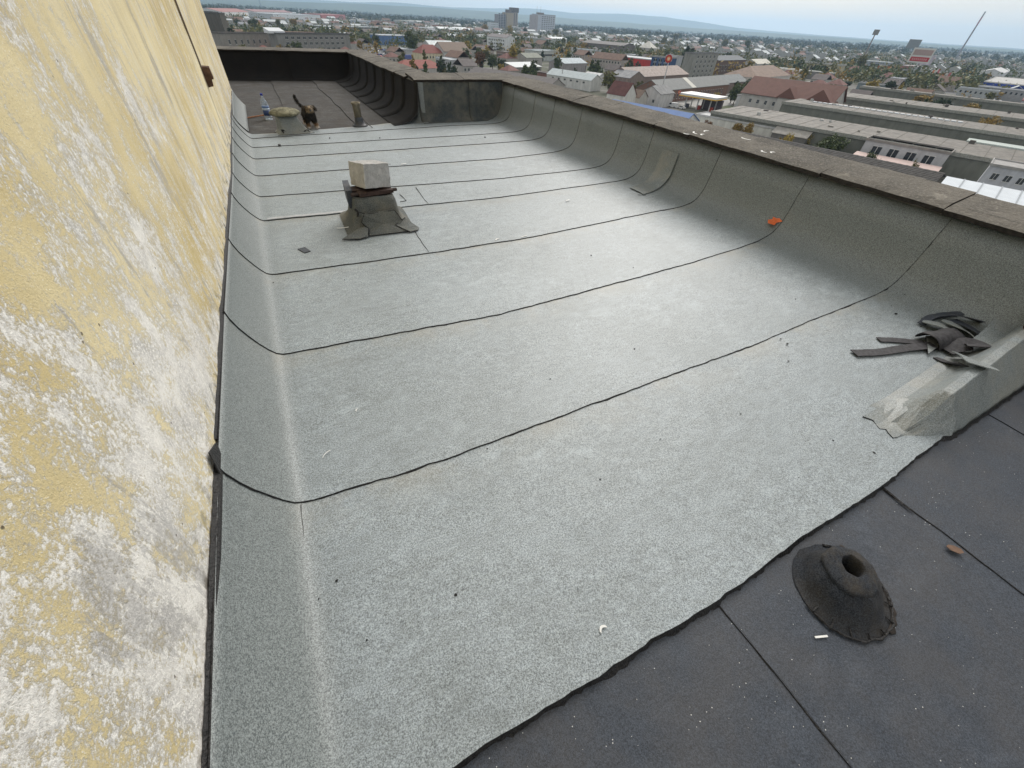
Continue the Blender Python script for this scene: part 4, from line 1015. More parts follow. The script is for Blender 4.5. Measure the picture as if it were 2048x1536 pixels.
# --- near, just beyond the parapet
b1 = ridge_building('long low shed with a plain grey gable roof below the recess parapet', (950,133), (1116,156), 6, 3.2, 14, wall=(.35, .33, .31), rf=(.17, .155, .15), rvar=.15)
ridge_building('blue metal roofed hall with a white gable end behind the parapet', (1226,198), (1387,226), 6, 2.8, 13, wall=(.66, .66, .64), rf=(.13, .21, .42), rvar=.08, wins=[('r', 3, 1, 1., 1.3, 2.2, 3)])
building('white walled shed with a pale edge roof beside the blue hall', (1394,229), (1556,259), 5, 9, 'flat', .35, (.68, .67, .62), (.5, .5, .5))
bk = ridge_building('long dark corrugated roof shed running just beyond the parapet', (1414,249), (1888,346), 4, 1.7, 12, wall=(.12, .11, .1), rf=(.06, .055, .052))
_rf = [c_ for c_ in bk.children if c_.name.startswith('roof')][0]
_xs = [v.co.x for v in _rf.data.vertices]; _W = max(_xs)-min(_xs); _x0 = min(_xs)
_m = plain((.075, .07, .066), .9, .35, .9)
for k in range(7):
    f0, f1 = k/7, (k+1.06)/7
    yy = lambda f: -.3+(6.3)*f
    zz = lambda f: 4+1.7*f*.97
    n_ = 90; V, F = [], []
    for i in range(n_+1):
        x = _x0+_W*i/n_; dz = .05*(i % 2)
        V += [(x, yy(f0), zz(f0)+.12+dz), (x, yy(f1), zz(f1)+.05+dz), (x, yy(f0), zz(f0)+.03+dz)]
        if i: e = 3*i; F += [(e-3, e, e+1, e-2), (e-1, e+2, e, e-3)]
    obj('roof_sheet_row', mesh('roof_sheet_row', V, F, [_m]), _rf)
building('white metal roofed shed with raised seams close under the parapet', (1872,384), (2060,442), 7, 13, 'shed', 1.6, (.6, .6, .58), (.66, .70, .74), seams=5, rvar=.06)
building('pale grey house with paired windows behind the white metal shed', (1984,328), (2110,362), 8.5, 10, 'flat', .3, (.50, .51, .55), (.35, .34, .33), wins=[('f', 4, 2, 1.3, 1.4, 2.6, 3.)])
building('low shed with a pale pink roof below the white facade', (1706,312), (1866,352), 3, 7, 'shed', .8, (.5, .45, .42), (.62, .48, .44), rvar=.1)
building('white facade hall with square dark windows facing the parapet', (1738,276), (1896,313), 7, 8, 'flat', .4, (.50, .50, .51), (.27, .25, .23), wins=[('f', 4, 1, 2.6, 2.2, 3.6, 3)])
building('shed front hung with bright blue panels near the green bush', (1602,247), (1682,266), 6, 5, 'flat', .3, (.06, .18, .45), (.25, .24, .23))
sh = empty('open_shed', tuple(G(1898, 330, 0)[:2])+(GROUND,), math.atan2(E2.y, E2.x), label='open sided timber shed with dark inside and pale roof edge', cat='shed')
MB().box(0, 19, 0, 9, 7.2, 7.5).box(0, 19, -.3, 0, 7.0, 7.7).build('roof', plain((.50, .55, .52), .8, .2), sh)
MB().box(0, 19, 8.7, 9, 0, 7.2).build('back_wall', plain((.05, .045, .04), .9, .3), sh)
for k in range(7): MB().box(k*3.1, k*3.1+.3, 0, .3, 0, 7.2).build('post', plain((.40, .36, .28), .9, .2) if k % 3 == 0 else plain((.20, .16, .11), .9, .3), sh)
for k in range(3): MB().box(0, 19, .1, .25, 1.6+k*1.8, 1.8+k*1.8).build('rail', plain((.20, .16, .11), .9, .3), sh)
footprint(Vector(G(1898, 330, 0)[:2]), math.atan2(E2.y, E2.x), 19, 9)
# --- the big stepped works
hal = []
for k, (a, b, hh_, D, lab) in enumerate([((1452,216), (2060,352), 7, 30, 'front bay of the long flat roofed works with moss stained slabs'), ((1596,193), (2060,296), 9.5, 24, 'second raised bay of the long flat roofed works'),
        ((1650,172), (2060,264), 10, 26, 'third raised bay of the long flat roofed works'), ((1735,166), (2060,224), 10, 10, 'rear narrow bay of the works beside the grass verge')]):
    r_ = building(lab, a, b, hh_, D, 'flat', .0, (.19, .195, .17), (.19, .175, .155), ov=.2, rvar=.35, name='factory_hall', cat='factory', ext=70.); hal.append(r_)
    W_ = max(v.co.x for v in r_.children[0].data.vertices)
    rnd = random.Random(k)
    rr = [c_ for c_ in r_.children if c_.name.startswith('roof')][0]
    MB().box(-.25, W_+.25, -.45, -.2, hh_-.6, hh_+.45).build('eaves_beam', plain((.30, .30, .27), .9, .3), r_)
    for q in range(int(W_/6)): MB().box(q*6+2.9, q*6+3.05, .2, D-.2, hh_+.25, hh_+.31).build('slab_joint', plain((.13, .12, .10), .9), rr)
    for q in range(14):
        x, y = rnd.uniform(2, W_-2), rnd.uniform(2, D-2); s = rnd.uniform(.3, .9)
        MB().box(x-s, x+s, y-s*.7, y+s*.7, hh_+.25, hh_+.25+rnd.uniform(.3, 1.)).build('roof_vent', plain(rnd.choice([(.5, .5, .48), (.12, .11, .1), (.3, .28, .25)]), .9), rr)
    if k == 1:
        for q in range(26): MB().box(8+q*2.1, 9.5+q*2.1, 14, 16, hh_+.25, hh_+.6).build('skylight', plain((.62, .64, .66), .5, .1), rr)
# --- mid distance, right of the poplar
bh = building('large house with a brown red tiled roof beside the works', (1494,178), (1655,206), 9, 20, 'gable', 6.5, (.48, .465, .44), (.175, .09, .072), ov=.8, wins=[('f', 9, 1, 1.1, 1.6, 5.4, 3), ('l', 3, 1, 1.2, 1.5, 5.4, 3)], chim=0, rvar=.12)
Wh = max(v.co.x for v in bh.children[0].data.vertices)
MB().add([(-.15,0,9.1),(-.15,20,9.1),(-.15,10,15.1),(-.45,0,9.1),(-.45,20,9.1),(-.45,10,15.1)], [(0,1,2),(3,5,4),(0,3,4,1),(1,4,5,2),(2,5,3,0)]).build('gable_panel', plain((.15, .03, .03), .8, .1), bh)
for x0, w_, hz_ in ((Wh*.42, 9., 4.2), (Wh*.72, 12., 5.)):
    MB().add([(x0,-3,9.2),(x0+w_,-3,9.2),(x0+w_/2,-3,9.2+hz_),(x0,8,9.2),(x0+w_,8,9.2),(x0+w_/2,8,9.2+hz_)], [(0,1,2),(3,5,4),(0,2,5,3),(1,4,5,2)]).build('cross_gable', plain((.175, .09, .072), .8, .12), bh)
    MB().box(x0+.8, x0+w_-.8, -2.4, 0, 0, 9.1).build('bay_wall', plain((.55, .53, .5), .9, .1), bh)
building('white flat annexe in front of the brown red roofed house', (1480,186), (1537,197), 6, 9, 'flat', .4, (.56, .57, .58), (.4, .4, .4), wins=[('f', 1, 1, 4., 2., 2.6, 3)])
building('small red roofed wing at the corner of the brown red house', (1652,183), (1690,190), 6.5, 9, 'hip', 3, (.6, .58, .55), (.27, .10, .075), wins=[('f', 4, 1, 1., 1.2, 3., 3)])
building('small gable roofed shed above the orange shrubs', (1546,263), (1612,276), 4.5, 8, 'gable', 2, (.2, .19, .18), (.34, .32, .29))
lg = building('long grey gabled hall with a brick wall and pilasters by the road', (1322,178), (1462,163), 6, 17, 'gable', 4, (.20, .12, .09), (.20, .205, .20), wins=[('f', 22, 1, 1., 2.4, 1.6, 3)], rvar=.12)
MB().add([(0,0,0),(5,0,0),(5,8.6,4),(0,8.6,4),(0,0,.12),(5,0,.12),(5,8.6,4.12),(0,8.6,4.12)], [(0,3,2,1),(4,5,6,7),(0,1,5,4),(1,2,6,5),(2,3,7,6),(3,0,4,7)]).build('pale_roof_panel', plain((.62, .6, .54), .8, .2), lg, loc=(34, -.2, 6.0))
building('further part of the grey gabled hall behind the dark tree', (1446,160), (1500,156), 6, 16, 'gable', 3.5, (.2, .15, .13), (.19, .2, .2))
building('grey and rust roofed hall below the red store', (1262,150), (1384,143), 6, 24, 'gable', 4.5, (.22, .17, .15), (.30, .24, .21), rvar=.3)
building('grey roofed wing west of the rust roofed hall', (1212,148), (1268,152), 6, 18, 'gable', 3.5, (.25, .2, .18), (.25, .25, .26))
building('dark red roofed house with a white front near the road', (1206,186), (1258,190), 6, 10, 'gable', 5, (.62, .61, .58), (.13, .055, .05), wins=[('f', 3, 1, 1.4, 1.4, 2.4, 3)])
building('brown roofed lean to beside the dark red roofed house', (1246,190), (1282,194), 4.5, 8, 'gable', 3, (.5, .48, .44), (.17, .12, .09))
building('white gable fronted workshop left of the long grey hall', (1278,181), (1326,186), 6, 14, 'gable', 3, (.56, .55, .54), (.22, .22, .22), along=False, wins=[('f', 2, 1, 1.2, 1.4, 2., 3)])
building('red clad store with a pale flat roof', (1208,103), (1312,116), 8, 28, 'flat', .5, (.50, .05, .04), (.55, .57, .58), wins=[])
building('dark blue glazed corner block attached to the red store', (1311,106), (1334,110), 11, 12, 'flat', .6, (.05, .09, .2), (.3, .3, .3), wins=[('f', 3, 3, 3., 2.2, 1.5, 3.2)])
building('grey shop block with window bands beside the glazed corner', (1333,104), (1354,106), 11, 12, 'flat', .6, (.45, .47, .5), (.4, .4, .4), wins=[('f', 1, 3, 10., 1.4, 2., 3.2)])
building('five storey concrete office block beside the poplar', (1396,100), (1432,98), 17, 9, 'flat', .6, (.27, .27, .25), (.2, .2, .2), wins=[('f', 5, 5, 1.7, 1.8, 1.6, 3.2)])
building('dark brick hall with tall windows joined to the office block', (1436,112), (1494,110), 11, 22, 'gable', 3, (.15, .10, .08), (.10, .11, .12), wins=[('f', 9, 1, 1.7, 4., 3., 3)])
building('pale roofed warehouse behind the brick hall', (1500,117), (1558,118), 8, 16, 'gable', 3.5, (.45, .45, .44), (.58, .55, .48))
building('brown hipped roof hall between the brick hall and the works', (1488,146), (1606,144), 7, 26, 'hip', 6, (.5, .47, .44), (.24, .17, .13))
building('white terrace with flat roof behind the brown hipped hall', (1552,128), (1600,134), 6, 14, 'flat', .5, (.6, .58, .54), (.55, .53, .5))
building('long pale flat roof with a dark edge behind the brown hipped hall', (1560,124), (1650,140), 6, 10, 'flat', .3, (.2, .19, .18), (.58, .58, .54))
# --- mid distance, centre
building('workshop with a pale metal roof and white wall with dark openings', (1100,146), (1176,160), 5.5, 11, 'gable', 3, (.62, .62, .6), (.50, .55, .56), wins=[('f', 6, 1, 1.6, .9, 3.6, 3)], rvar=.1)
building('white box shed at the end of the pale roofed workshop', (1168,146), (1196,150), 5, 9, 'gable', 1.5, (.66, .66, .64), (.6, .6, .6))
building('brick yard wall with rendered panels', (1053,139), (1114,150), 4, 5, 'flat', .2, (.28, .15, .12), (.14, .12, .11))
building('open shed with a wide white roof by the yellow tree', (1030,134), (1084,132), 5, 12, 'shed', 2, (.25, .24, .22), (.68, .70, .70), rvar=.06)
building('grey blue roofed hall above the pale workshop', (1112,122), (1192,124), 6, 18, 'gable', 3, (.3, .28, .28), (.42, .47, .50))
building('olive roofed shed beside the yellow tree', (1040,112), (1098,114), 6, 16, 'gable', 3, (.4, .38, .36), (.20, .21, .17))
building('long grey green hall with strip windows behind the yellow tree', (1056,98), (1130,100), 8, 16, 'flat', .5, (.48, .5, .48), (.48, .52, .53), wins=[('f', 14, 1, 2., 1.6, 4., 3)])
building('white and grey office range right of the strip window hall', (1134,92), (1192,96), 8, 14, 'flat', .5, (.55, .56, .56), (.45, .48, .5), wins=[('f', 10, 2, 1.6, 1.2, 1.8, 3)])
building('red fronted shop with a white roof beside the dark factory', (1142,102), (1212,106), 6, 14, 'flat', .4, (.42, .06, .06), (.62, .62, .62))
building('long dark factory with a barrel roof on the right of the towers', (1140,78), (1268,84), 11, 30, 'gable', 3, (.17, .15, .14), (.14, .125, .12), wins=[('f', 20, 1, 2.2, 1.5, 5., 3)])
building('low grey factory before the dark barrel roofed factory', (1150,84), (1262,90), 7, 12, 'flat', .5, (.3, .29, .29), (.27, .28, .3))
building('white roofed villa with dormers and grey walls', (1270,86), (1308,88), 10, 18, 'hip', 7, (.45, .43, .4), (.62, .60, .54), wins=[('f', 5, 2, 1.4, 1.6, 2., 3.4)])
building('three storey white school with dark window bands', (974,70), (1012,73), 13, 16, 'gable', 3, (.66, .67, .68), (.22, .20, .20), wins=[('f', 9, 3, 1.8, 1.8, 1.8, 3.6)])
building('small red container shop in the yard', (986,89), (1004,90), 4, 8, 'flat', .2, (.40, .05, .05), (.5, .48, .46))
building('brown brick yard building with tall openings', (990,101), (1014,103), 6, 12, 'flat', .4, (.24, .17, .14), (.25, .22, .2), wins=[('f', 4, 1, 1.6, 3.2, 1., 3)])
building('greenish concrete hall before the white tower block', (1056,72), (1100,76), 9, 14, 'flat', .4, (.36, .38, .36), (.36, .38, .37))
building('pale frame hall with a bright white roof', (1104,72), (1134,72), 9, 12, 'shed', 2, (.45, .46, .45), (.74, .76, .77), rvar=.05)
building('cream shed with a light metal roof by the hill of trees', (1030,72), (1052,72), 6, 10, 'gable', 2, (.5, .48, .44), (.6, .6, .58))
# --- left of the towers
building('house with a wide brown gable roof and a pale plank gable end', (890,103), (938,102), 8, 18, 'gable', 6, (.52, .52, .50), (.21, .155, .12), wins=[('f', 5, 1, 1.6, 1.4, 4.6, 3), ('r', 3, 2, 1.4, 1.4, 2.2, 3)], ov=.5, rvar=.1)
building('cream house with a red hipped roof', (840,107), (891,107), 6.5, 14, 'hip', 5.5, (.62, .55, .40), (.24, .085, .07), wins=[('f', 7, 1, 1.2, 1.5, 3.2, 3)], rvar=.1)
building('low hall with a bright red hipped roof behind the coping', (800,138), (893,136), 4.5, 16, 'hip', 4, (.5, .48, .46), (.27, .085, .065), rvar=.08)
building('pale metal roof behind the red hipped house', (868,92), (902,90), 6, 16, 'gable', 4, (.5, .5, .5), (.66, .70, .70))
pb = building('grey panel block with white balconies above the far parapet', (552,72), (698,72), 15, 12, 'flat', .5, (.25, .245, .235), (.12, .12, .12), wins=[('f', 11, 4, 2.2, 1.7, 1.8, 3.4)], snap=False)
MB().add([(-4,2,15.2),(9,2,15.2),(9,9,15.2),(-4,9,15.2),(-4,2,16.6),(9,2,16.6),(9,9,18.4),(-4,9,18.4)], [(0,3,2,1),(4,5,6,7),(0,1,5,4),(1,2,6,5),(2,3,7,6),(3,0,4,7)]).build('stair_head', plain((.68, .70, .72), .7, .05), pb)
building('bare concrete panel block with paired slot windows', (437,73), (552,72), 14, 12, 'flat', .5, (.27, .25, .225), (.14, .13, .12), wins=[('f', 8, 2, 1.1, 2.6, 3., 5.2)], snap=False)
building('small house with a terracotta roof before the panel block', (492,99), (522,99), 5, 12, 'hip', 4.5, (.5, .46, .42), (.27, .12, .1))
building('second terracotta roofed house before the panel block', (520,102), (545,101), 4.5, 10, 'hip', 3, (.5, .46, .42), (.30, .14, .12))
building('blue fronted hall beside the car park', (768,74), (812,73), 9, 26, 'flat', .5, (.12, .20, .38), (.6, .63, .66), wins=[('f', 6, 1, 4., 1.6, 1.2, 3)])
building('long white flat roofed warehouse beyond the yellow trees', (640,57), (793,58), 8, 22, 'flat', .4, (.18, .18, .19), (.62, .65, .66), snap=False)
building('grey distribution hall with a pale band under the hills', (545,37), (640,37), 14, 60, 'flat', .4, (.50, .53, .56), (.45, .48, .52), snap=False)
building('dark red hall beside the grey distribution hall', (642,36), (690,35), 14, 60, 'flat', .4, (.30, .10, .10), (.34, .16, .16), snap=False)
building('far hall with a dull red roof and white front by the wall', (444,35), (500,34), 12, 70, 'gable', 6, (.6, .6, .6), (.34, .17, .16), snap=False)
building('second red roofed hall beyond the woodland', (508,33), (585,33), 12, 60, 'gable', 5, (.55, .55, .55), (.30, .17, .17), snap=False)
building('dark concrete silo block beside the plastered wall', (424,36), (436,36), 22, 14, 'flat', .4, (.14, .125, .11), (.1, .1, .1), snap=False)
building('second dark silo block with a lower roof', (438,38), (449,38), 23, 14, 'flat', .4, (.11, .10, .085), (.1, .1, .1), snap=False)
building('range of small white and blue halls by the red hall', (714,45), (742,45), 10, 20, 'flat', .4, (.45, .5, .58), (.6, .6, .62), snap=False)
building('low terracotta depot left of the small white halls', (744,46), (790,46), 9, 20, 'flat', .4, (.30, .17, .15), (.36, .26, .24), snap=False)
building('white roofed depot close to the tall green tree', (800,43), (850,43), 9, 26, 'flat', .4, (.4, .42, .42), (.68, .69, .66), snap=False)
building('pale red shed in the far yard left of the towers', (850,50), (905,50), 8, 24, 'flat', .4, (.36, .2, .18), (.45, .44, .44), snap=False)
building('bright white vaulted sheds in a row', (880,58), (938,58), 7, 24, 'gable', 4, (.5, .5, .5), (.74, .76, .76), snap=False)
building('small white vaulted shed after the row', (940,60), (957,60), 6, 18, 'gable', 4, (.5, .5, .5), (.7, .72, .73), snap=False)
building('grey green long warehouse behind the tall green tree', (856,64), (922,66), 8, 20, 'flat', .4, (.25, .26, .25), (.52, .55, .54), snap=False)
# --- the two towers
tb = G(1016, 56); dirx = Vector((math.cos(R(-28)), math.sin(R(-28)))); dist = math.hypot(tb[0], tb[1]); mpp = dist/FPX*.742
def tower(label, u0, u1, vb, hpx, D, wall, wins, extra=None):
    a, b = G(u0, vb), G(u1, vb); v = Vector((b[0]-a[0], b[1]-a[1])); d_ = math.hypot(a[0], a[1]); H_ = hpx*d_/FPX*.53*1.02
    r_ = make_building(label, a, math.atan2(v.y, v.x), v.length, D, H_, 'flat', .8, wall, (.2, .2, .2), 0., True, wins, 'tower', None, 'tower_block'); return r_, v.length, H_
t, W_, H_ = tower('brown and grey tower block with a dark stair head', 1013, 1026, 56, 34, 22, (.36, .30, .22), [])
MB().box(W_*.0, W_*.7, 0, 8, H_, H_+9).build('plant_room', plain((.16, .13, .12), .9), t)
MB().box(W_*1.0, W_*1.75, 2, 20, 0, H_+2).build('right_shaft', plain((.33, .28, .24), .9), t)
MB().box(W_*.98, W_*1.85, 1, 21, H_+2, H_+16).build('dark_crown', plain((.10, .085, .08), .9), t)
MB().box(-W_*1.15, 0, 4, 20, 0, H_-6).build('left_wing', plain((.26, .25, .27), .9), t)
for r_ in range(9):
    for k in range(3): MB().box(-W_*1.05+k*W_*.36, -W_*1.05+k*W_*.36+W_*.22, 3.7, 4.2, 6+r_*H_*.095, 8.6+r_*H_*.095).build('window', M_GLASS, t)
for k in range(2): MB().box(W_*(1.15+.3*k), W_*(1.25+.3*k), 1.6, 2.2, 4, H_).build('window_strip', plain((.08, .07, .07), .6), t)
t, W_, H_ = tower('pale panel tower block with a grid of windows', 1074, 1108, 62, 38, 26, (.47, .50, .56), [])
windows(t, W_, 26, 'f', 6, 9, W_*.07, H_*.045, H_*.08, H_*.1, mat=M_GLASS, x0=W_*.2, x1=W_*.97)
MB().box(-W_*.14, 0, 0, 24, 0, H_*.97).build('stair_wing', plain((.38, .36, .38), .9), t)
MB().box(W_*.1, W_*.4, 6, 16, H_, H_+5).build('plant_room', plain((.25, .22, .21), .9), t)
for k in range(2): MB().tube([(W_*(.05+.2*k), 10, H_), (W_*(.05+.2*k), 10, H_+20)], .35, 5).build('antenna', plain((.2, .2, .2)), t)
tower('low white slab block left of the brown tower', 981, 997, 58, 16, 14, (.55, .58, .62), [('f', 5, 4, 3, 2.4, 3, 5.4)])
# --- far right retail
bb = building('beige building with tall columns near the masts', (1610,114), (1682,124), 10, 16, 'flat', .8, (.42, .38, .27), (.4, .4, .38), wins=[])
Wb = max(v.co.x for v in bb.children[0].data.vertices)
for k in range(11): MB().box(k*Wb/11+.2, k*Wb/11+1.1, -.6, 0, 0, 9.6).build('column', plain((.52, .47, .33), .9), bb)
for k in range(10): MB().box(k*Wb/11+1.4, k*Wb/11+3.2, -.12, .1, 1, 9).build('window', M_GLASS, bb)
building('orange fronted store by the light masts', (1757,126), (1786,130), 8, 18, 'flat', .5, (.55, .16, .05), (.35, .34, .33))
building('dark red store range beyond the sign board', (1786,124), (1836,134), 6, 14, 'flat', .5, (.33, .12, .08), (.33, .28, .27))
building('grey shop with a bright white roof behind the orange store', (1722,114), (1780,122), 8, 22, 'flat', .4, (.28, .31, .35), (.70, .72, .72))
building('long deep blue store with a white panel', (1912,150), (2075,182), 9, 40, 'flat', .5, (.03, .06, .30), (.45, .44, .42))
building('white walled hall rising behind the blue store', (1958,143), (1985,152), 11, 20, 'gable', 3, (.62, .64, .66), (.6, .6, .6))
building('pale flat shed in front of the white canopy', (2026,196), (2075,212), 7, 14, 'flat', .4, (.5, .52, .55), (.35, .16, .15))
building('terracotta hall roof at the edge of the retail park', (1990,138), (2040,146), 7, 14, 'hip', 4, (.5, .5, .5), (.2, .12, .11))
building('stepped teal grey shed before the big green tree', (1722,160), (1770,170), 6, 10, 'flat', .4, (.20, .24, .26), (.3, .31, .32))
# white canopy with cars below
cn = empty('canopy', tuple(G(1948, 196)[:2])+(GROUND,), math.atan2(E2.y, E2.x)+R(15), label='white wing shaped canopy over parked cars', cat='canopy')
MB().add([(0,0,5),(36,0,4.4),(34,16,6.4),(4,16,6.6),(0,0,5.5),(36,0,4.9),(34,16,6.9),(4,16,7.1)], [(0,3,2,1),(4,5,6,7),(0,1,5,4),(1,2,6,5),(2,3,7,6),(3,0,4,7)]).build('roof', plain((.72, .75, .76), .6, .06), cn)
for k in range(5): MB().box(2+8*k, 2.4+8*k, 3, 3.4, 0, 4.5).build('post', plain((.3, .3, .3)), cn)
# --- petrol station
gs = empty('petrol_canopy', tuple(G(1352, 213)[:2])+(GROUND,), math.atan2(E2.y, E2.x), label='white petrol station canopy with a yellow stripe on its edge', cat='canopy')
LW = 21.
MB().box(0, LW, 0, 13, 5.2, 6.3).build('roof', plain((.66, .66, .65), .6, .08), gs)
MB().box(-.06, LW+.06, -.08, 0, 5.2, 5.62).box(LW, LW+.08, 0, 13, 5.2, 5.62).build('yellow_stripe', plain((.75, .45, .06), .5, .05), gs)
MB().box(-.1, LW+.1, -.12, 13.1, 6.3, 6.5).build('roof_edge', plain((.75, .75, .75), .5, .05), gs)
for k in range(3):
    for j in range(2): MB().box(3+7*k, 3.5+7*k, 3+7*j, 3.5+7*j, 0, 5.2).build('post', plain((.6, .6, .6)), gs)
for k in range(3): MB().box(2.4+7*k, 4.2+7*k, 4.5, 6.5, 0, 1.7).build('pump', plain((.45, .08, .06) if k else (.1, .1, .12)), gs)
MB().box(9, LW-1, 10.5, 12.5, 0, 4.6).build('kiosk', plain((.12, .10, .11)), gs)
def logo(parent, loc, r_, rz, two=True):
    o = MB().tube([(0, -.12, 0), (0, .12, 0)], r_, 28).build('logo_disc', plain((.42, .035, .025), .5, .1), parent, loc=loc, rot=(0, 0, rz))
    MB().tube([(0, -.16, 0), (0, .16, 0)], r_*.52, 20).build('logo_ring', plain((.75, .36, .16), .5, .1), o)
    MB().tube([(0, -.20, 0), (0, .20, 0)], r_*.24, 16).build('logo_centre', plain((.72, .62, .52), .5, .1), o)
logo(gs, (-.3, -.2, 6.6), .75, 0)
FACE = R(-43)
ps = empty('pylon_sign', tuple(G(1317, 205)[:2])+(GROUND,), FACE, label='tall grey mast carrying a red disc sign with an orange centre', cat='sign')
MB().tube([(0, 0, 0), (0, 0, 22)], [.34, .22], 8).build('mast', plain((.5, .5, .5), .5), ps); MB().box(-.9, 1.5, -.1, .1, 18.6, 21.6).build('backing_panel', plain((.55, .55, .56)), ps)
logo(ps, (-.35, -.15, 19.6), 1.75, 0)
pt_ = empty('price_totem', tuple(G(1304, 207)[:2])+(GROUND,), FACE, label='white price totem with a small red disc beside the mast', cat='sign')
MB().box(-1., 1., -.2, .2, 3.0, 8.4).build('panel', plain((.68, .68, .7), .5, .05), pt_); MB().box(-1, 1, -.22, .22, 0, 3.0).build('foot', plain((.05, .06, .09)), pt_)
logo(pt_, (0, -.2, 7.2), .75, 0); MB().box(-.5, .5, -.24, -.2, 5.0, 5.7).build('price_panel', plain((.03, .05, .2)), pt_); MB().box(-.5, .5, -.24, -.2, 3.7, 4.2).build('price_panel', plain((.3, .3, .34)), pt_)
# --- the roadside board and masts
def dirto(q): return math.atan2(q[1], q[0])-R(90)
q = G(1813, 163); sb = empty('sign_board', (q[0], q[1], GROUND), dirto(q)+R(8), label='white roadside board with a red strip on a tall pole', cat='sign')
ds = math.hypot(q[0], q[1]); k_ = ds/FPX
MB().box(-.5, .5, -.3, .3, 0, k_*19).build('pole', plain((.5, .55, .55)), sb)
w_ = k_*11; z0_ = k_*18.6; MB().box(-w_, w_*.9, -.4, .4, z0_, z0_+k_*13.5).build('panel', plain((.62, .62, .60), .6, .05), sb)
MB().box(-w_*.88, w_*.78, -.5, -.4, z0_+k_*1.4, z0_+k_*5.4).build('red_strip', plain((.45, .04, .05), .6, .05), sb)
MB().box(-w_*.88, w_*.78, -.5, -.4, z0_+k_*7, z0_+k_*12).build('upper_panel', plain((.40, .30, .28), .6, .15), sb)
for i_ in range(8): MB().box(-w_*.7+i_*w_*.17, -w_*.62+i_*w_*.17, -.56, -.5, z0_+k_*2.5, z0_+k_*4.3).build('lettering', plain((.62, .35, .34)), sb)
q = G(1833, 150); ab = empty('sign_board', (q[0], q[1], GROUND), dirto(q), label='weathered lilac board leaning behind the white roadside board', cat='sign')
k_ = math.hypot(q[0], q[1])/FPX; MB().box(-.4, .4, -.3, .3, 0, k_*11).build('pole', plain((.3, .3, .32)), ab); MB().box(-k_*5, k_*7, -.4, .4, k_*10, k_*19).build('panel', plain((.42, .38, .44), .7, .3, .5), ab)
q = G(1813, 112); ab = empty('sign_board', (q[0], q[1], GROUND), dirto(q), label='dark square board standing above the far roofs', cat='sign')
k_ = math.hypot(q[0], q[1])/FPX; MB().box(-.5, .5, -.5, .5, 0, k_*9).build('pole', plain((.16, .16, .17)), ab); MB().box(-k_*6, k_*6, -.5, .5, k_*8, k_*16).build('panel', plain((.17, .17, .16), .8), ab)
q = G(1911, 122); ms = empty('chimney_mast', (q[0], q[1], GROUND), 0, label='tall slender chimney with a pale red banded top', cat='chimney'); k_ = math.hypot(q[0], q[1])/FPX
H_ = k_*40; MB().tube([(0, 0, 0), (0, 0, H_*.72)], [k_*.95, k_*.7], 10).build('shaft', plain((.26, .26, .30), .8), ms); MB().tube([(0, 0, H_*.72), (0, 0, H_*.9)], k_*.75, 10).build('band', plain((.42, .26, .32)), ms); MB().tube([(0, 0, H_*.9), (0, 0, H_)], k_*.72, 10).build('band', plain((.34, .36, .40)), ms)
q = G(1726, 110); ms = empty('light_mast', (q[0], q[1], GROUND), dirto(q), label='floodlight mast with a dark lamp head above the roofs', cat='mast'); k_ = math.hypot(q[0], q[1])/FPX
MB().tube([(0, 0, 0), (0, 0, k_*24)], [k_*.9, k_*.6], 8).build('mast', plain((.20, .16, .14)), ms); MB().box(-k_*3, k_*3, -.6, .6, k_*22, k_*27).build('lamp_head', plain((.20, .19, .17)), ms)
q = G(523, 27); ms = empty('radio_mast', (q[0], q[1], GROUND), 0, label='thin dark radio mast on the skyline above the halls', cat='mast'); k_ = math.hypot(q[0], q[1])/FPX
MB().tube([(0, 0, 0), (-k_*.5, 0, k_*17)], [k_*.6, k_*.35], 6).build('mast', plain((.13, .14, .17)), ms); MB().tube([(-k_*1.6, 0, k_*14), (k_*.8, 0, k_*15)], k_*.3, 5).build('arm', plain((.13, .14, .17)), ms)
# flags
FM = [plain((.62, .25, .12), .7, .05), plain((.66, .62, .6), .7, .05), plain((.55, .16, .16), .7, .05)]
for i_, (u_, v_) in enumerate([(1852,163),(1858,162),(1864,161),(1872,170),(1878,170),(1884,170)]):
    q = G(u_, v_); fl = empty('flag_pole', (q[0], q[1], GROUND), dirto(q)+.5, label='tall advertising flag on a pole beside the grass field', cat='flag', group='advertising flags by the grass field'); k_ = math.hypot(q[0], q[1])/FPX
    MB().tube([(0, 0, 0), (0, 0, k_*11)], .12, 6).build('pole', plain((.5, .5, .5)), fl)
    V, F = [], []
    for a_ in range(6):
        for b_ in range(2): V.append((k_*2.4*b_+.1, .3*math.sin(a_+b_*2), k_*(3.4+a_*1.5)))
    F = [(2*a_, 2*a_+1, 2*a_+3, 2*a_+2) for a_ in range(5)]; o = obj('banner', mesh('banner', V, F, [FM[i_ % 3]]), fl); md = o.modifiers.new('t', 'SOLIDIFY'); md.thickness = .05
# utility poles along the road
for i_, (u_, v_, H_) in enumerate([(1122,172,9),(1288,205,9),(1296,206,9),(1253,200,9),(1306,208,9),(1347,183,8),(1371,186,8),(1415,186,8),(1232,196,9),(1168,156,8),(1052,146,7),(847,106,10),(1199,150,8)]):
    q = G(u_, v_); up = empty('utility_pole', (q[0], q[1], GROUND), GA, label='dark wooden utility pole with a crossarm among the sheds', cat='pole', group='utility poles among the sheds')
    MB().tube([(0, 0, 0), (0, 0, H_)], [.2, .14], 6).build('pole', plain((.10, .09, .08)), up); MB().box(-.9, .9, -.07, .07, H_-.7, H_-.55).build('crossarm', plain((.12, .11, .1)), up)

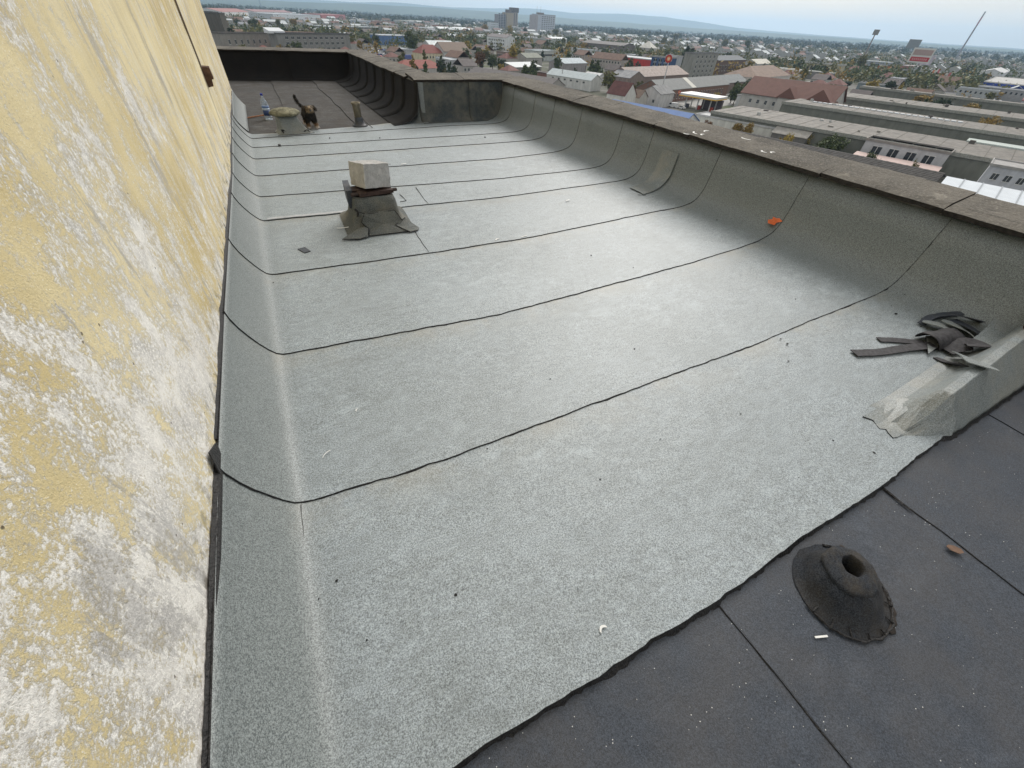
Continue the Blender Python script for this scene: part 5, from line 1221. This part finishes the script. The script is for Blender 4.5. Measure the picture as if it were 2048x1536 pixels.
# ------------------------------------------------------------------ cars
def car_parts(col, van=False):
    m_ = plain(col, .35, .06, 1., spec=.5); gl = plain((.02, .025, .03), .2, .1, spec=.6); ty = plain((.02, .02, .02), .9, .1)
    if van: prof = [(-2.6,.35),(-2.6,1.0),(-2.2,1.2),(-1.6,2.2),(2.6,2.3),(2.6,.35)]; gp = [(-2.12,1.25),(-1.56,2.12),(-.7,2.14),(-.7,1.25)]
    else: prof = [(-2.15,.3),(-2.2,.72),(-1.2,.92),(-.55,1.42),(.95,1.45),(1.75,.98),(2.15,.92),(2.15,.3)]; gp = [(-1.12,.94),(-.52,1.37),(.92,1.39),(1.62,.97)]
    def ext(pf, w): n = len(pf); return [(x, -w, z) for x, z in pf]+[(x, w, z) for x, z in pf], [tuple(range(n)), tuple(range(2*n-1, n-1, -1))]+[(i, n+i, n+(i+1) % n, (i+1) % n) for i in range(n)]
    a = MB().add(*ext(prof, .88)); g_ = MB().add(*ext([(x*1.01, z) for x, z in gp], .895)); g_.add(*ext([(x*1.03, z+.0) for x, z in gp], .74))
    w_ = MB().tube([(0, -.1, 0), (0, .1, 0)], .32, 12)
    return [('body', mesh('body', a.v, a.f, [m_]), (0, 0, 0)), ('windows', mesh('windows', g_.v, g_.f, [gl]), (0, 0, 0))]+[('wheel', mesh('wheel', w_.v, w_.f, [ty]), (x, y, .32)) for x in (-1.35, 1.35) for y in (-.82, .82)]
CK = {'white': car_parts((.66, .66, .66)), 'grey': car_parts((.22, .23, .24)), 'black': car_parts((.025, .026, .03)), 'red': car_parts((.35, .03, .03)), 'blue': car_parts((.04, .08, .25)), 'van': car_parts((.68, .68, .68), True)}
def place_car(kind, loc, rz, where, grp):
    r_ = empty('delivery_van' if kind == 'van' else 'parked_car', (loc[0], loc[1], GROUND+.02), rz, label=('white delivery van ' if kind == 'van' else kind+' car ')+where, cat='van' if kind == 'van' else 'car', group=grp)
    for nm, me, l_ in CK[kind]: obj(nm, me, r_, l_)
for kind, u_, v_, a_ in [('white', 1333, 194, 0), ('van', 1361, 190, 0), ('grey', 1394, 187, 0), ('white', 1443, 179, 0), ('white', 1257, 197, 90), ('grey', 1300, 200, 0), ('black', 1296, 204, 0)]:
    place_car(kind, G(u_, v_), GA+R(a_), 'driving on the pale road by the petrol station', 'cars on the pale road')
place_car('van', G(1345, 214), R(-74), 'standing beside the petrol station canopy', 'vehicles at the petrol station'); place_car('white', G(1362, 217), R(-74), 'standing beside the petrol station canopy', 'vehicles at the petrol station')
rnd = random.Random(12)
for i_ in range(46):
    u_, v_ = rnd.uniform(742, 812), rnd.uniform(94, 116)
    place_car(rnd.choice(['white', 'grey', 'black', 'white', 'red', 'blue', 'grey']), G(u_, v_), GA+R(rnd.choice((0, 90))), 'parked in rows beside the blue fronted hall', 'cars by the blue fronted hall')
for i_ in range(54):
    u_ = rnd.uniform(1690, 2045); v_ = 141+(u_-1690)*.135+rnd.uniform(-4, 9)
    if 1830 < u_ < 1900 and v_ > 158: continue
    place_car(rnd.choice(['white', 'grey', 'white', 'white', 'black', 'red']), G(u_, v_), GA+R(rnd.choice((0, 90)))+rnd.uniform(-.1, .1), 'parked in the retail park lot', 'cars in the retail park')
for (u_, v_) in [(1955,202),(1972,206),(1985,208),(1998,211),(1909,181),(1924,188),(1930,189)]:
    place_car('white', G(u_, v_), GA, 'parked in the retail park lot', 'cars in the retail park')
for i_ in range(16):
    u_, v_ = rnd.uniform(960, 1020), rnd.uniform(91, 100); place_car(rnd.choice(['white', 'grey', 'white', 'black']), G(u_, v_), GA+R(rnd.choice((0, 90))), 'parked in the yard below the white school', 'cars in the school yard')
# lorries
def lorry(u_, v_, rz, c1, label):
    q = G(u_, v_); r_ = empty('lorry', (q[0], q[1], GROUND), rz, label=label, cat='lorry')
    MB().box(-3, 6, -1.2, 1.2, 1., 3.8).build('cargo_box', plain(c1, .6, .06), r_); MB().box(-5.2, -3.2, -1.15, 1.15, .7, 3.1).build('cab', plain((.5, .5, .52), .5, .1), r_)
    for x in (-4.2, 2.5, 4.):
        for y in (-1.05, 1.05): MB().tube([(x, y-.15, .5), (x, y+.15, .5)], .5, 10).build('wheel', plain((.02, .02, .02), .9, .1), r_)
lorry(911, 140, GA, (.70, .71, .72), 'white box lorry parked behind the bright red hipped hall'); lorry(812, 121, GA, (.12, .16, .42), 'blue and white lorry beside the red hipped hall')

# ------------------------------------------------------------------ trees
def leaf_mesh(name, blobs, n, size, col, seed, trunk=None):
    """crown of many small leaf faces gathered in clumps"""
    rnd = random.Random(seed); V, F = [], []
    tot = sum(b[1]*b[2]*b[3] for b in blobs)
    for (c, rx, ry, rz) in blobs:
        k = int(n*rx*ry*rz/tot)
        nc = max(6, k//26); clump = []
        for _ in range(nc):
            d = Vector((rnd.gauss(0, 1), rnd.gauss(0, 1), rnd.gauss(0, 1))).normalized()*(rnd.random()**.45); clump.append(d)
        for _ in range(k):
            d = rnd.choice(clump)+Vector((rnd.gauss(0, .16), rnd.gauss(0, .16), rnd.gauss(0, .14)))
            p_ = Vector((c[0]+d.x*rx, c[1]+d.y*ry, c[2]+d.z*rz)); s = size*rnd.uniform(.6, 1.4)
            a = Vector((rnd.gauss(0, 1), rnd.gauss(0, 1), rnd.gauss(0, .6))).normalized(); b = a.cross(Vector((rnd.gauss(0, 1), rnd.gauss(0, 1), rnd.gauss(0, 1)))).normalized()
            e = len(V); V += [p_-a*s, p_+b*s*.6, p_+a*s, p_-b*s*.6]; F.append((e, e+1, e+2, e+3))
    return mesh(name, V, F, [col])
def leafmat(col):
    m, nt, p = newmat('leaves'); h = NT(nt); c = h.coord('Object'); k = h.rng(h.noise(c, .8, 3), .35, .65)
    h.l(h.mix(k, tuple(q*.6 for q in col), tuple(q*1.35 for q in col)), p.inputs['Base Color']); p.inputs['Roughness'].default_value = .7
    p.inputs['Transmission Weight'].default_value = 0
    return m
LM = {k: leafmat(v) for k, v in dict(green=(.085, .11, .04), dark=(.045, .066, .03), olive=(.15, .145, .05), yellow=(.38, .29, .07), rust=(.19, .10, .045), amber=(.29, .20, .055)).items()}
M_BARK = plain((.10, .08, .06), .9, .3, 3)
def blob_round(h_, w_, seed):
    rnd = random.Random(seed); B = [((0, 0, h_*.55), w_*.38, w_*.38, h_*.36)]
    for k in range(7):
        a = k*2.4; B.append(((math.cos(a)*w_*.24, math.sin(a)*w_*.24, h_*rnd.uniform(.3, .78)), w_*rnd.uniform(.18, .27), w_*rnd.uniform(.16, .24), h_*rnd.uniform(.12, .18)))
    return B
def blob_poplar(h_, w_, seed):
    return [((0, 0, h_*(.2+.1*k)), w_*.5*math.sin(.5+.33*k)*.9+.2, w_*.5*math.sin(.5+.33*k)*.9+.2, h_*.1) for k in range(8)]
def blob_bush(h_, w_, seed):
    rnd = random.Random(seed); return [((rnd.uniform(-.3, .3)*w_, rnd.uniform(-.3, .3)*w_, h_*rnd.uniform(.22, .6)), w_*.27, w_*.27, h_*.30) for _ in range(8)]
CR = {}
def crown(kind, colr, hi):
    key = (kind, colr, hi, random.randint(0, 1))
    if key not in CR:
        f = {'round': blob_round, 'poplar': blob_poplar, 'bush': blob_bush}[kind]; sd = hash(str(key)) % 999 if False else len(CR)*7+3
        CR[key] = leaf_mesh('crown', f(10., 8. if kind == 'round' else 4. if kind == 'poplar' else 9., sd), 3600 if hi else 800, .32 if hi else .55, LM[colr], sd)
    return CR[key]
_tr = MB().tube([(0, 0, 0), (.05, 0, 2.5), (0, .08, 5), (.1, 0, 7.5)], [.28, .2, .13, .05], 7)
for a in range(5): _tr.tube([(0, 0, 3+a*.8), (math.cos(a*2.3)*1.4, math.sin(a*2.3)*1.4, 5+a*.7)], [.11, .03], 5)
TRUNK = mesh('trunk', _tr.v, _tr.f, [M_BARK])
CN = {'green': 'green', 'dark': 'dark green', 'olive': 'olive', 'yellow': 'yellow', 'rust': 'russet', 'amber': 'amber'}
def tree(loc, H_, kind, colr, label, group, hi=True, wide=1., parts=True, name=None):
    nm = name or {'round': 'tree', 'poplar': 'poplar_tree', 'bush': 'shrub'}[kind]
    s = H_/10.; rz = random.uniform(0, 6.3)
    if parts:
        r_ = empty(nm, (loc[0], loc[1], loc[2] if len(loc) > 2 and loc[2] > GROUND+1 else GROUND), rz, label=label, cat='shrub' if kind == 'bush' else 'tree', group=group)
        obj('crown', crown(kind, colr, hi), r_, scale=(s*wide, s*wide, s))
        obj('trunk', TRUNK, r_, scale=(s, s, s*(.55 if kind == 'bush' else 1)))
    else:
        r_ = obj(nm, crown(kind, colr, hi), None, (loc[0], loc[1], GROUND), (0, 0, rz), (s*wide, s*wide, s)); tag(r_, label, 'tree', group)
    return r_
def mt(u_, vb, vt, kind, colr, label, wide=1.):
    q = G(u_, vb); d_ = math.hypot(q[0], q[1]); t_ = G(u_, vb)
    r1, r0 = ray(u_, vt), ray(u_, vb); el = lambda r_: r_[2]/math.hypot(r_[0], r_[1])
    tree(q, max(1.5, d_*(el(r1)-el(r0))), kind, colr, label, None, True, wide)
def mtop(u_, vt, H_, kind, colr, label, wide=1.):
    tree(G(u_, vt, H_*.95)[:2], H_, kind, colr, label, None, True, wide)
mt(477, 106, 52, 'poplar', 'dark', 'dark columnar tree before the bare panel block', 1.2)
mt(826, 112, 58, 'round', 'green', 'large green tree beside the car park', .9)
mt(820, 112, 98, 'bush', 'amber', 'small amber shrub at the foot of the large green tree')
mt(1364, 133, 79, 'poplar', 'dark', 'tall dark poplar between the grey shop and the office block', .85)
mt(1374, 132, 84, 'poplar', 'dark', 'shorter dark poplar leaning on the tall one', .8)
mt(1466, 206, 157, 'round', 'green', 'dense green tree over the road by the white annexe', 1.05)
mt(1484, 200, 150, 'round', 'dark', 'dark tree crowded behind the green one', .8)
mt(1431, 197, 176, 'bush', 'yellow', 'round golden shrub on the roadside verge')
mt(1386, 191, 176, 'bush', 'amber', 'amber shrub beside the road cars', .8)
mt(1024, 130, 88, 'poplar', 'yellow', 'pale yellow columnar tree above the white shed', 1.3)
mt(1035, 126, 94, 'round', 'olive', 'olive tree behind the pale yellow one', .8)
mt(960, 140, 98, 'round', 'rust', 'russet tree beside the plank gable house', .9)
mt(985, 140, 104, 'round', 'green', 'green tree in the thicket behind the grey roof', 1.2)
mt(1006, 141, 116, 'round', 'dark', 'dark low tree in the thicket behind the grey roof', 1.3)
mt(972, 122, 96, 'round', 'olive', 'olive tree rising out of the thicket', .9)
mt(935, 138, 115, 'bush', 'dark', 'dark hedge clump below the plank gable house', 1.4)
mt(1050, 146, 132, 'bush', 'amber', 'orange amber shrub against the brick yard wall', 1.5)
mt(1020, 70, 46, 'round', 'yellow', 'yellow tree before the brown tower', .9)
mt(970, 64, 44, 'round', 'amber', 'broad amber tree left of the brown tower', 1.3)
mt(1067, 112, 90, 'round', 'olive', 'rounded olive tree by the strip window hall', .9)
mt(1135, 108, 78, 'poplar', 'yellow', 'golden tree at the end of the strip window hall', 1.4)
mt(1325, 85, 64, 'round', 'olive', 'olive green tree behind the white roofed villa', 1.)
mt(1446, 88, 66, 'round', 'olive', 'broad olive tree in the far suburb', 1.2)
mt(1490, 90, 66, 'round', 'green', 'broad green tree in the far suburb', 1.2)
mt(1712, 140, 98, 'round', 'olive', 'yellow green tree beside the column building', .8)
mt(1786, 177, 143, 'round', 'green', 'bushy green tree at the corner of the works', 1.1)
mt(1690, 170, 152, 'bush', 'dark', 'dark rounded shrub behind the brown red house', 1.2)
mtop(1676, 262, 8.5, 'bush', 'green', 'broad green bush in the yard by the blue panels', 1.2)
mtop(1618, 246, 8.5, 'bush', 'yellow', 'yellow bush beside the small gable shed', .9)
mtop(1756, 296, 7.5, 'bush', 'green', 'green bush before the pink roof', .6)
mtop(1842, 318, 7, 'bush', 'olive', 'yellow green bush at the end of the pink roof', .45)
mtop(1995, 236, 12.5, 'bush', 'amber', 'orange shrub growing on the works roof edge', 1.)
mtop(1482, 232, 8.5, 'bush', 'amber', 'tall orange shrub behind the dark corrugated roof', .7)
mtop(1503, 240, 8, 'bush', 'amber', 'second orange shrub behind the dark corrugated roof', .6)
mtop(1425, 233, 8, 'bush', 'rust', 'bare russet shrub before the white shed wall', .6)
mtop(1580, 258, 8, 'bush', 'yellow', 'yellow shrub below the small gable shed', .8)
mt(1270, 196, 184, 'bush', 'olive', 'olive shrub beside the white gable workshop', 1.)
mt(1220, 120, 102, 'round', 'dark', 'dark tree in front of the red clad store', .9)
mt(1200, 125, 104, 'round', 'dark', 'dark tree left of the red clad store', .9)
mt(1262, 98, 78, 'poplar', 'dark', 'dark tree at the end of the barrel roofed factory', 1.5)
mt(1500, 146, 124, 'round', 'olive', 'olive tree between the brick hall and the brown hipped hall', .9)
import re
LAND = [(Vector(o.location[:2]), re.split(r' (?:with|beside|behind|before|below|beyond|near|on|by|under|in|at|of|to|running|between|facing|joined|attached|left|right|hung|above|close|rising|after|from|west|and|growing|that) ', o['label'])[0]) for o in COL.objects if o.name.startswith(('building', 'tower', 'factory'))]
def near_land(p_, d_):
    v = Vector(p_[:2]); q = min(LAND, key=lambda t_: (t_[0]-v).length)
    return (' near the '+q[1]) if (q[0]-v).length < d_ else ' in the far suburb'
for (u_, vb_, vt_, k_, c_, w_) in [(705,100,72,'round','olive',.9),(722,104,78,'round','amber',.8),(735,98,70,'round','green',.9),(752,94,70,'round','olive',.8),(590,62,40,'round','amber',1.2),(620,64,42,'round','yellow',1.),(560,62,42,'round','olive',1.2),(510,66,40,'round','green',1.3),(480,64,42,'round','dark',1.2),(690,70,52,'round','amber',1.),(770,66,50,'round','yellow',.9),(862,84,68,'round','olive',1.),(905,78,62,'round','amber',1.),(935,84,66,'round','olive',1.1),(950,92,74,'round','amber',1.),(1050,66,50,'round','dark',1.2),(1110,70,50,'round','olive',1.2),(1180,118,100,'round','green',1.),(1240,130,112,'round','dark',.9),(1290,130,112,'round','olive',1.),(1350,72,54,'round','olive',1.3),(1400,80,64,'round','dark',1.3),(1540,98,82,'round','olive',1.2),(1590,104,86,'round','green',1.2),(1640,150,130,'round','olive',.9),(1700,128,106,'round','green',1.),(1740,150,128,'round','olive',.9),(1800,150,130,'round','dark',1.),(1860,142,124,'round','green',1.2),(1900,146,126,'round','dark',1.2),(1940,144,128,'round','green',1.2),(1990,146,130,'round','olive',1.2)]:
    q = G(u_, vb_); r1, r0 = ray(u_, vt_), ray(u_, vb_); el = lambda r_: r_[2]/math.hypot(r_[0], r_[1])
    tree(q, max(2., math.hypot(q[0], q[1])*(el(r1)-el(r0))), k_, c_, CN[c_]+' tree'+near_land(q, 400), 'trees in the town', True, w_)
# fill: far houses, halls and trees
def clear(p_, r_):
    for loc, rz, W, D, pad in NB:
        d = Vector((p_[0]-loc.x, p_[1]-loc.y)); x = d.x*math.cos(rz)+d.y*math.sin(rz); y = -d.x*math.sin(rz)+d.y*math.cos(rz)
        if -r_-pad < x < W+r_+pad and -r_-pad < y < D+r_+pad: return False
    return True
rnd = random.Random(41)
kinds = [('pale walled house with a dark gable roof in the far suburb', 'gable', (.40, .385, .36), (.14, .12, .115), (8, 14), (4, 7)), ('small house with a red tiled roof in the far suburb', 'hip', (.42, .40, .37), (.20, .10, .085), (9, 14), (4, 6)),
         ('white flat roofed shed in the far suburb', 'flat', (.42, .43, .44), (.48, .50, .52), (14, 40), (5, 8)), ('grey flat roofed hall in the far suburb', 'flat', (.33, .33, .34), (.36, .37, .39), (18, 55), (5, 9)),
         ('bright metal roofed barn in the far suburb', 'gable', (.36, .36, .36), (.52, .55, .56), (12, 28), (4, 6)), ('brown roofed range in the far suburb', 'gable', (.4, .36, .33), (.20, .13, .10), (15, 35), (4, 7))]
HM = {}
def simple_house(k):
    lab, rk, wc, rc, wr, hr = kinds[k]; v = rnd.randint(0, 3); key = (k, v)
    if key not in HM:
        W, D, H_ = rnd.uniform(*wr), rnd.uniform(8, 16), rnd.uniform(*hr)
        b = MB().box(0, W, 0, D, 0, H_); rm = roof_mesh(rk, W, D, H_+.01, .4 if rk == 'flat' else min(D, W)*.3, .3, True)
        for q in range(int(W/3.2)): b.box(1+q*3.2, 2.2+q*3.2, -.05, .05, H_-2.6, H_-1.2, 1)
        HM[key] = (mesh('wall', b.v, b.f, [plain(wc, .9, .15, .5), M_GLASS], b.m), mesh('roof', rm.v, rm.f, [plain(rc, .8, .2, .4)]), W, D)
    return HM[key]
cnt = [0]*6; placed = 0
for i_ in range(9000):
    if placed >= 350: break
    dd = 330*math.exp(rnd.random()*2.45); az = R(rnd.uniform(-3, 90)); p_ = (math.sin(az)*dd, math.cos(az)*dd)
    k = rnd.choices(range(6), (4, 4, 2.5, 2.5, 2, 3))[0]
    if cnt[k] >= 95: continue
    wm_, rm_, W, D = simple_house(k)
    if not clear(p_, max(W, D)*.75): continue
    cnt[k] += 1; placed += 1; rz = GA+rnd.choice((0, -math.pi/2))+rnd.uniform(-.15, .15)
    r_ = empty('house' if k in (0, 1) else 'shed', (p_[0], p_[1], GROUND), rz, label=kinds[k][0].replace(' in the far suburb', near_land(p_, 160)), cat='house' if k in (0, 1) else 'shed', group=kinds[k][0].split(' in the')[0]+' group')
    obj('wall', wm_, r_); obj('roof', rm_, r_); NB.append((Vector(p_), rz, W, D, 0))
nt_ = 0; cols = ['green', 'olive', 'dark', 'amber', 'yellow', 'olive', 'green', 'dark']
for i_ in range(6000):
    if nt_ >= 330: break
    dd = 300*math.exp(rnd.random()*2.0); az = R(rnd.uniform(-3, 74)); p_ = (math.sin(az)*dd, math.cos(az)*dd)
    if not clear(p_, 3): continue
    cl = rnd.choice(cols); nt_ += 1
    tree(p_, rnd.uniform(6, 13), 'round' if rnd.random() < .8 else 'poplar', cl, CN[cl]+' autumn tree'+near_land(p_, 160), CN[cl]+' trees among the far roofs', False, rnd.uniform(.8, 1.2), parts=dd < 500)
# woods and roofs too far to count
def stuff_trees(name, n, fun, label, colr, sz):
    V, F = [], []
    for _ in range(n):
        x, y, H_ = fun(); e0 = rnd.uniform(.35, .55)*H_
        for k in range(30):
            a = Vector((rnd.gauss(0, 1), rnd.gauss(0, 1), rnd.gauss(0, .6))).normalized(); b = a.cross(Vector((rnd.gauss(0, 1), rnd.gauss(0, 1), rnd.gauss(0, 1)))).normalized()
            p_ = Vector((x+rnd.gauss(0, .24)*H_, y+rnd.gauss(0, .24)*H_, GROUND+e0+rnd.gauss(0, .22)*H_)); s = sz*H_*rnd.uniform(.6, 1.3)
            p_.z = max(p_.z, GROUND+s)
            e = len(V); V += [p_-a*s, p_+b*s*.7, p_+a*s, p_-b*s*.7]; F.append((e, e+1, e+2, e+3))
    return tag(obj(name, mesh(name, V, F, [LM[colr]])), label, 'woodland', None, 'stuff')
def far_pt(d0, d1, a0=-4, a1=98, hh=(7, 14)):
    def f():
        while True:
            dd = d0*math.exp(rnd.random()*math.log(d1/d0)); az = R(rnd.uniform(a0, a1)); p_ = (math.sin(az)*dd, math.cos(az)*dd)
            if noise.noise(Vector((p_[0]*.0035, p_[1]*.0035, .5)))+rnd.uniform(-.3, .3) > -.05 and (dd > 900 or clear(p_, 2)): return p_[0], p_[1], rnd.uniform(*hh)
    return f
stuff_trees('woodland', 3000, far_pt(600, 3200), 'hazy green tree masses between the far roofs', 'green', .12)
stuff_trees('woodland', 2000, far_pt(560, 3200), 'olive tree masses between the far roofs', 'olive', .12)
stuff_trees('woodland', 350, far_pt(500, 2600), 'amber tree masses between the far roofs', 'amber', .12)
stuff_trees('woodland', 5000, far_pt(2300, 7500, -6, 98, (12, 22)), 'dark treeline at the foot of the hills', 'dark', .2)
V, F, MI = [], [], []
fb = MB()
for _ in range(900):
    dd = 900*math.exp(rnd.random()*1.8); az = R(rnd.uniform(-4, 76)); x, y = math.sin(az)*dd, math.cos(az)*dd
    w, d_, H_ = rnd.uniform(7, 34), rnd.uniform(7, 18), rnd.uniform(4, 9); 
    if not clear((x, y), 10): continue
    m_ = rnd.choice((0, 0, 1, 2, 3, 4)); cs_, sn_ = math.cos(GA), math.sin(GA)
    q = [(0, 0), (w, 0), (w, d_), (0, d_)]; P_ = [(x+a*cs_-b*sn_, y+a*sn_+b*cs_) for a, b in q]
    mid = [((P_[0][0]+P_[3][0])/2, (P_[0][1]+P_[3][1])/2), ((P_[1][0]+P_[2][0])/2, (P_[1][1]+P_[2][1])/2)]
    e = len(fb.v); fb.v += [(*p_, GROUND) for p_ in P_]+[(*p_, GROUND+H_) for p_ in P_]+[(*p_, GROUND+H_+d_*.22) for p_ in mid]
    fb.f += [tuple(e+i for i in t_) for t_ in ((0, 1, 5, 4), (1, 2, 6, 9, 5), (2, 3, 7, 6), (3, 0, 4, 8, 7), (4, 5, 9, 8), (8, 9, 6, 7))]; fb.m += [5, 5, 5, 5, m_, m_]
tag(fb.build('far_roofs', [plain(c_, .8, .1, .2) for c_ in ((.55, .58, .59), (.20, .12, .105), (.15, .14, .14), (.28, .29, .31), (.24, .19, .165), (.36, .36, .35))]), 'distant sprawl of small roofs fading below the hills', 'roofs', None, 'stuff')

# ------------------------------------------------------------------ hills
def ridge(name, dist, prof, seed, colr, depth):
    us = np.linspace(250, 2900, 90); V, F = [], []
    rows = [(-.5, 0.), (-.28, .45), (-.1, .85), (0, 1.), (.2, .6), (.5, 0)]
    for i, u_ in enumerate(us):
        r_ = ray(u_, hor(u_)); a_ = math.atan2(r_[0], r_[1])
        pxh = float(np.interp(u_, [q[0] for q in prof], [q[1] for q in prof])); r2 = ray(u_, hor(u_)-pxh)
        el = r2[2]/math.hypot(r2[0], r2[1]); top = max(20, dist*el+CAM[2]-GROUND)
        for dq, hq in rows:
            dd = dist+dq*depth; hh_ = top*hq*(1+.10*noise.noise(Vector((i*.35, dq*5, seed)))+.05*noise.noise(Vector((i*1.1, dq*9, seed)))) if hq else 0
            V.append((math.sin(a_)*dd, math.cos(a_)*dd, GROUND-1+hh_))
    F = [(i*6+j, i*6+j+1, (i+1)*6+j+1, (i+1)*6+j) for i in range(89) for j in range(5)]
    return tag(obj(name, mesh(name, V, F, [colr], None, True)), kind='structure')
M_HILL = plain((.06, .085, .05), .95, .3, .002)
ridge('hills', 8200, [(250,14),(420,13),(600,15),(800,20),(900,19),(1000,18),(1200,13),(1400,11),(1620,10),(2040,8),(2300,7)], 1., M_HILL, 3000)
ridge('hills', 14000, [(250,20),(420,19),(470,21),(560,18),(700,22),(800,25),(900,22),(1000,26),(1070,30),(1150,26),(1250,31),(1330,29),(1400,22),(1480,16),(1600,13),(1800,11),(2040,11),(2300,10)], 5., M_HILL, 4000)
# ------------------------------------------------------------------ hazy air
m = bpy.data.materials.new('haze'); m.use_nodes = True; nt = m.node_tree; nt.nodes.clear()
ho = nt.nodes.new('ShaderNodeOutputMaterial'); hv = nt.nodes.new('ShaderNodeVolumePrincipled'); hv.inputs['Color'].default_value = (.53, .75, 1., 1); hv.inputs['Density'].default_value = .8e-4; hv.inputs['Anisotropy'].default_value = .45
nt.links.new(hv.outputs[0], ho.inputs['Volume'])
hz = MB().box(-17000, 17000, -17000, 17000, GROUND-1.5, 380).build('haze', m); tag(hz, 'pale bluish haze lying over the town and hills', 'haze', None, 'stuff')
